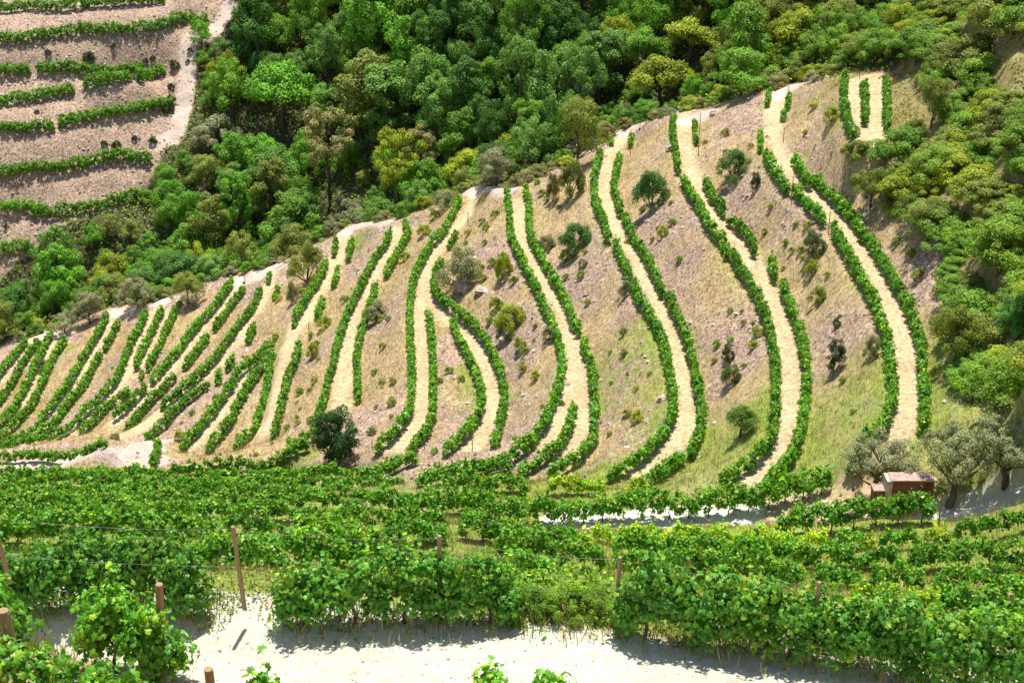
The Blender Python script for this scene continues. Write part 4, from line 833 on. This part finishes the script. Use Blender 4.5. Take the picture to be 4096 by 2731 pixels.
# ------------------------------------------------------------------ posts and wires
pv, pf = tube([[0, 0, -.15 / 1.9], [0.004, 0, .3], [-.004, .004, .7], [0, 0, .985], [0, 0, 1]], [1, .98, .93, .92, .80], 10)
_p = mk('wooden_post', pv * [1, 1, 1], join([(pv, pf)])[1], M_POST, smooth=False); POST = _p.data; D.objects.remove(_p)
def post(x, yb, yt, label, rad=.045, s=None, lean=0., gp='posts of the vineyard trellis'):
    if s: q = at_range([[x, yb]], [s])[0]
    else: q = hit(x, yb)
    if q is None: print('post miss', label); return
    dd = project(q)[0, 2]; dep = math.asin((CZ - q[2]) / np.linalg.norm(q - [0, 0, CZ])); H = (yb - yt) * dd / F / math.cos(dep)
    # unit post mesh radius is 1: scale xy by radius
    o = D.objects.new('wooden_post', POST); COL.objects.link(o); o.location = q; o.scale = (rad, rad, H); o.rotation_euler = (0, lean, 0); tag(o, label, 'post', gp); return q, H
tops = []
for x, yb, yt, s, le, lab in ((20, 1327, 1185, 31.9, -.06, 'thick wooden post at the left photo edge in the front row'), (560, 1385, 1215, 31.0, -.03, 'wooden post second from the left in the front row, in the gap'),
        (1010, 1431, 1240, 30.4, .02, 'wooden post half hidden in the big front vine block'), (1410, 1466, 1288, 30.0, .03, 'bare wooden post at the gap in the middle of the front row'), (1858, 1536, 1345, 29.3, 0, 'wooden post foot showing under the right front vine block')):
    q, H = post(x, yb, yt , lab, .05, s, le); tops.append(q + [math.sin(le) * H, 0, H * .97])
post(372, 1560, 1350, 'leaning wooden post in front of the round leafy block at the lower left', .075, 27.0, .09)
post(62, 1640, 1410, 'thick dark wooden post in the lower left corner', .085, 21.6, -.02); post(498, 1690, 1543, 'grey post top peeping over the bottom edge', .07, 21.2, 0)
for x, yb, yt, lab in ((2155, 1203, 1135, 'slim post at the right end of the row below the shed'), (1902, 535, 487, 'slim post between two row pieces on the rightmost terrace'), (1817, 462, 405, 'slim post higher up on the rightmost terrace'),
        (1799, 326, 296, 'slim post by the upper right edge of the rightmost terrace'), (1810, 222, 200, 'slim post at the head of the rightmost terrace'), (1448, 355, 310, 'slim post at the head of the third terrace from the right'),
        (1396, 335, 312, 'slim post at the left of the third terrace head'), (1605, 330, 262, 'slim post at the right of the second terrace head'), (1604, 355, 325, 'lower slim post right of the second terrace head'), (1100, 470, 440, 'slim post at the fork terrace head'),
        (1075, 515, 488, 'slim post beside the upper fork terrace track'), (710, 768, 742, 'slim post on the gap of the terrace left of the lone tree'), (563, 650, 628, 'slim post at the head of the long slanting terrace'), (868, 655, 640, 'slim post beside the lone-tree terrace'),
        (1974, 182, 168, 'post at the head of the middle row in the three-row plot'), (2038, 180, 160, 'post at the head of the right row in the three-row plot'), (855, 1032, 1012, 'slim post at the foot of the left fork branch'), (1085, 1035, 1010, 'slim post at the foot of the right fork branch'),
        (1325, 1215, 1194, 'thin black stake on the valley road'), (1172, 1105, 1060, 'pale post at the foot of the fourth terrace'), (975, 1030, 1000, 'reddish post at the foot of the fork terrace right row'), (1165, 1265, 1225, 'wooden stake poking out behind the middle front vine block')):
    post(x, yb, yt, lab, .035)
M_WIRE = noisy('wire_steel', (.16, .16, .15), (.30, .30, .28), 5, .5, 0)
def wire(pts, label, rad=.003, sag=.12):
    P_ = []
    for a, b in zip(pts[:-1], pts[1:]):
        for t in np.linspace(0, 1, 9)[:-1]: p = a * (1 - t) + b * t; p = p.copy(); p[2] -= sag * 4 * t * (1 - t); P_.append(p)
    P_.append(pts[-1]); v, f = tube(P_, [rad] * len(P_), 5); v0 = v[0].copy(); o = mk('trellis_wire', v - v0, join([(v - v0, f)])[1], M_WIRE); o.location = v0; tag(o, label, 'wire')
wire(tops[:5], 'thin steel wire strung over the tops of the front row posts'); 
wire([t - [0, 0, .95] for t in tops[:5]], 'lower steel wire of the front row', .003, .05)
# ------------------------------------------------------------------ brown shed by the olive trees
q = on_level([[2046, 1143]], [39.8])[0]; sh = empty('shed', q); tag(sh, 'low reddish brown shed with a pale flat slab roof between the olive trees', 'shed')
def box(x0, x1, y0, y1, z0, z1):
    v = np.array([[x, y, z] for z in (z0, z1) for y in (y0, y1) for x in (x0, x1)], float); return v, np.array([[0, 2, 3, 1], [4, 5, 7, 6], [0, 1, 5, 4], [1, 3, 7, 5], [3, 2, 6, 7], [2, 0, 4, 6]])
M_RED = noisy('rust_brown_wall', (.11, .03, .018), (.20, .065, .04), 4, .8, .2); M_PINK = noisy('pale_pink_slab', (.26, .17, .14), (.42, .30, .25), 5, .9, .3)
mk('wall', *box(0, 2.1, 0, .8, -.4, 1.0), M_RED, sh); mk('roof', *box(-.10, 2.2, -.06, .75, 1.003, 1.07), M_PINK, sh); mk('pillar', *box(-.30, -.004, -.04, .8, -.4, 1.0), M_STONE, sh)
mk('side_wall', *box(-.85, -.305, .1, .7, -.3, .34), M_RED, sh); mk('ledge', *box(-.9, -.305, .03, .75, .343, .41), M_PINK, sh)
mk('door', *box(1.6, 2.0, -.03, -.003, -.1, .85), noisy('dark_door', (.07, .02, .012), (.12, .04, .025), 6), sh)
# white rocks lying about, each its own
for x, y, s_, lab in ((1521, 918, .42, 'white boulder beside the lower third terrace row'), (858, 655, .4, 'white rock at the upper right edge of the lone-tree terrace'), (948, 690, .3, 'white rock in the wedge of the fork'), (1205, 420, .3, 'pale rock near the fork terrace head'), (1068, 665, 1.1, 'brown rock outcrop below the big grey bush'), (1105, 672, .7, 'smaller brown rock outcrop right of the larger one'), (1545, 345, .7, 'rock outcrop right of the third terrace head'), (1640, 265, .5, 'flat rock by the second terrace head'), (1230, 538, .25, 'small white stone left of the fourth terrace'), (1365, 500, .25, 'small white stone right of the fourth terrace'), (1690, 1180, .3, 'pale stone at the rim of the valley road')):
    q = hit(x, y)
    if q is None: continue
    r_ = np.random.default_rng(int(x)); import bmesh
    bm = bmesh.new(); bmesh.ops.create_icosphere(bm, subdivisions=3, radius=1)
    for v in bm.verts:
        c_ = Vector(v.co) * 1.3 + Vector((x, y, 0)); k_ = .75 + .5 * mnoise.cell(c_ * 1.2) * .5 + .3 * mnoise.noise(c_ * 2); v.co = v.co * k_ * s_; v.co.z *= .6
    me = D.meshes.new('rock'); bm.to_mesh(me); bm.free(); me.materials.append(M_STONE); o = D.objects.new('rock', me); COL.objects.link(o); o.location = q + [0, 0, s_ * .15]; tag(o, lab, 'rock')
# fallen silvery branches of the dead tree on the ridge
q = hit(655, 605)
if q is not None:
    ps = []; r_ = np.random.default_rng(5)
    for k in range(16):
        a = r_.uniform(-.3, 3.4); L = r_.uniform(1.2, 2.6); e_ = np.array([math.cos(a) * L, r_.normal() * .5, abs(math.sin(a)) * L * .7 + .1]); ps.append(tube([[0, 0, 0], e_ * .5 + [0, 0, .25], e_], [.03, .018, .006], 4))
    v, f = join(ps); o = mk('dead_branches', v, f, M_STONE); o.location = q; tag(o, 'tangle of bare silvery dead branches on the ridge', 'dead tree')
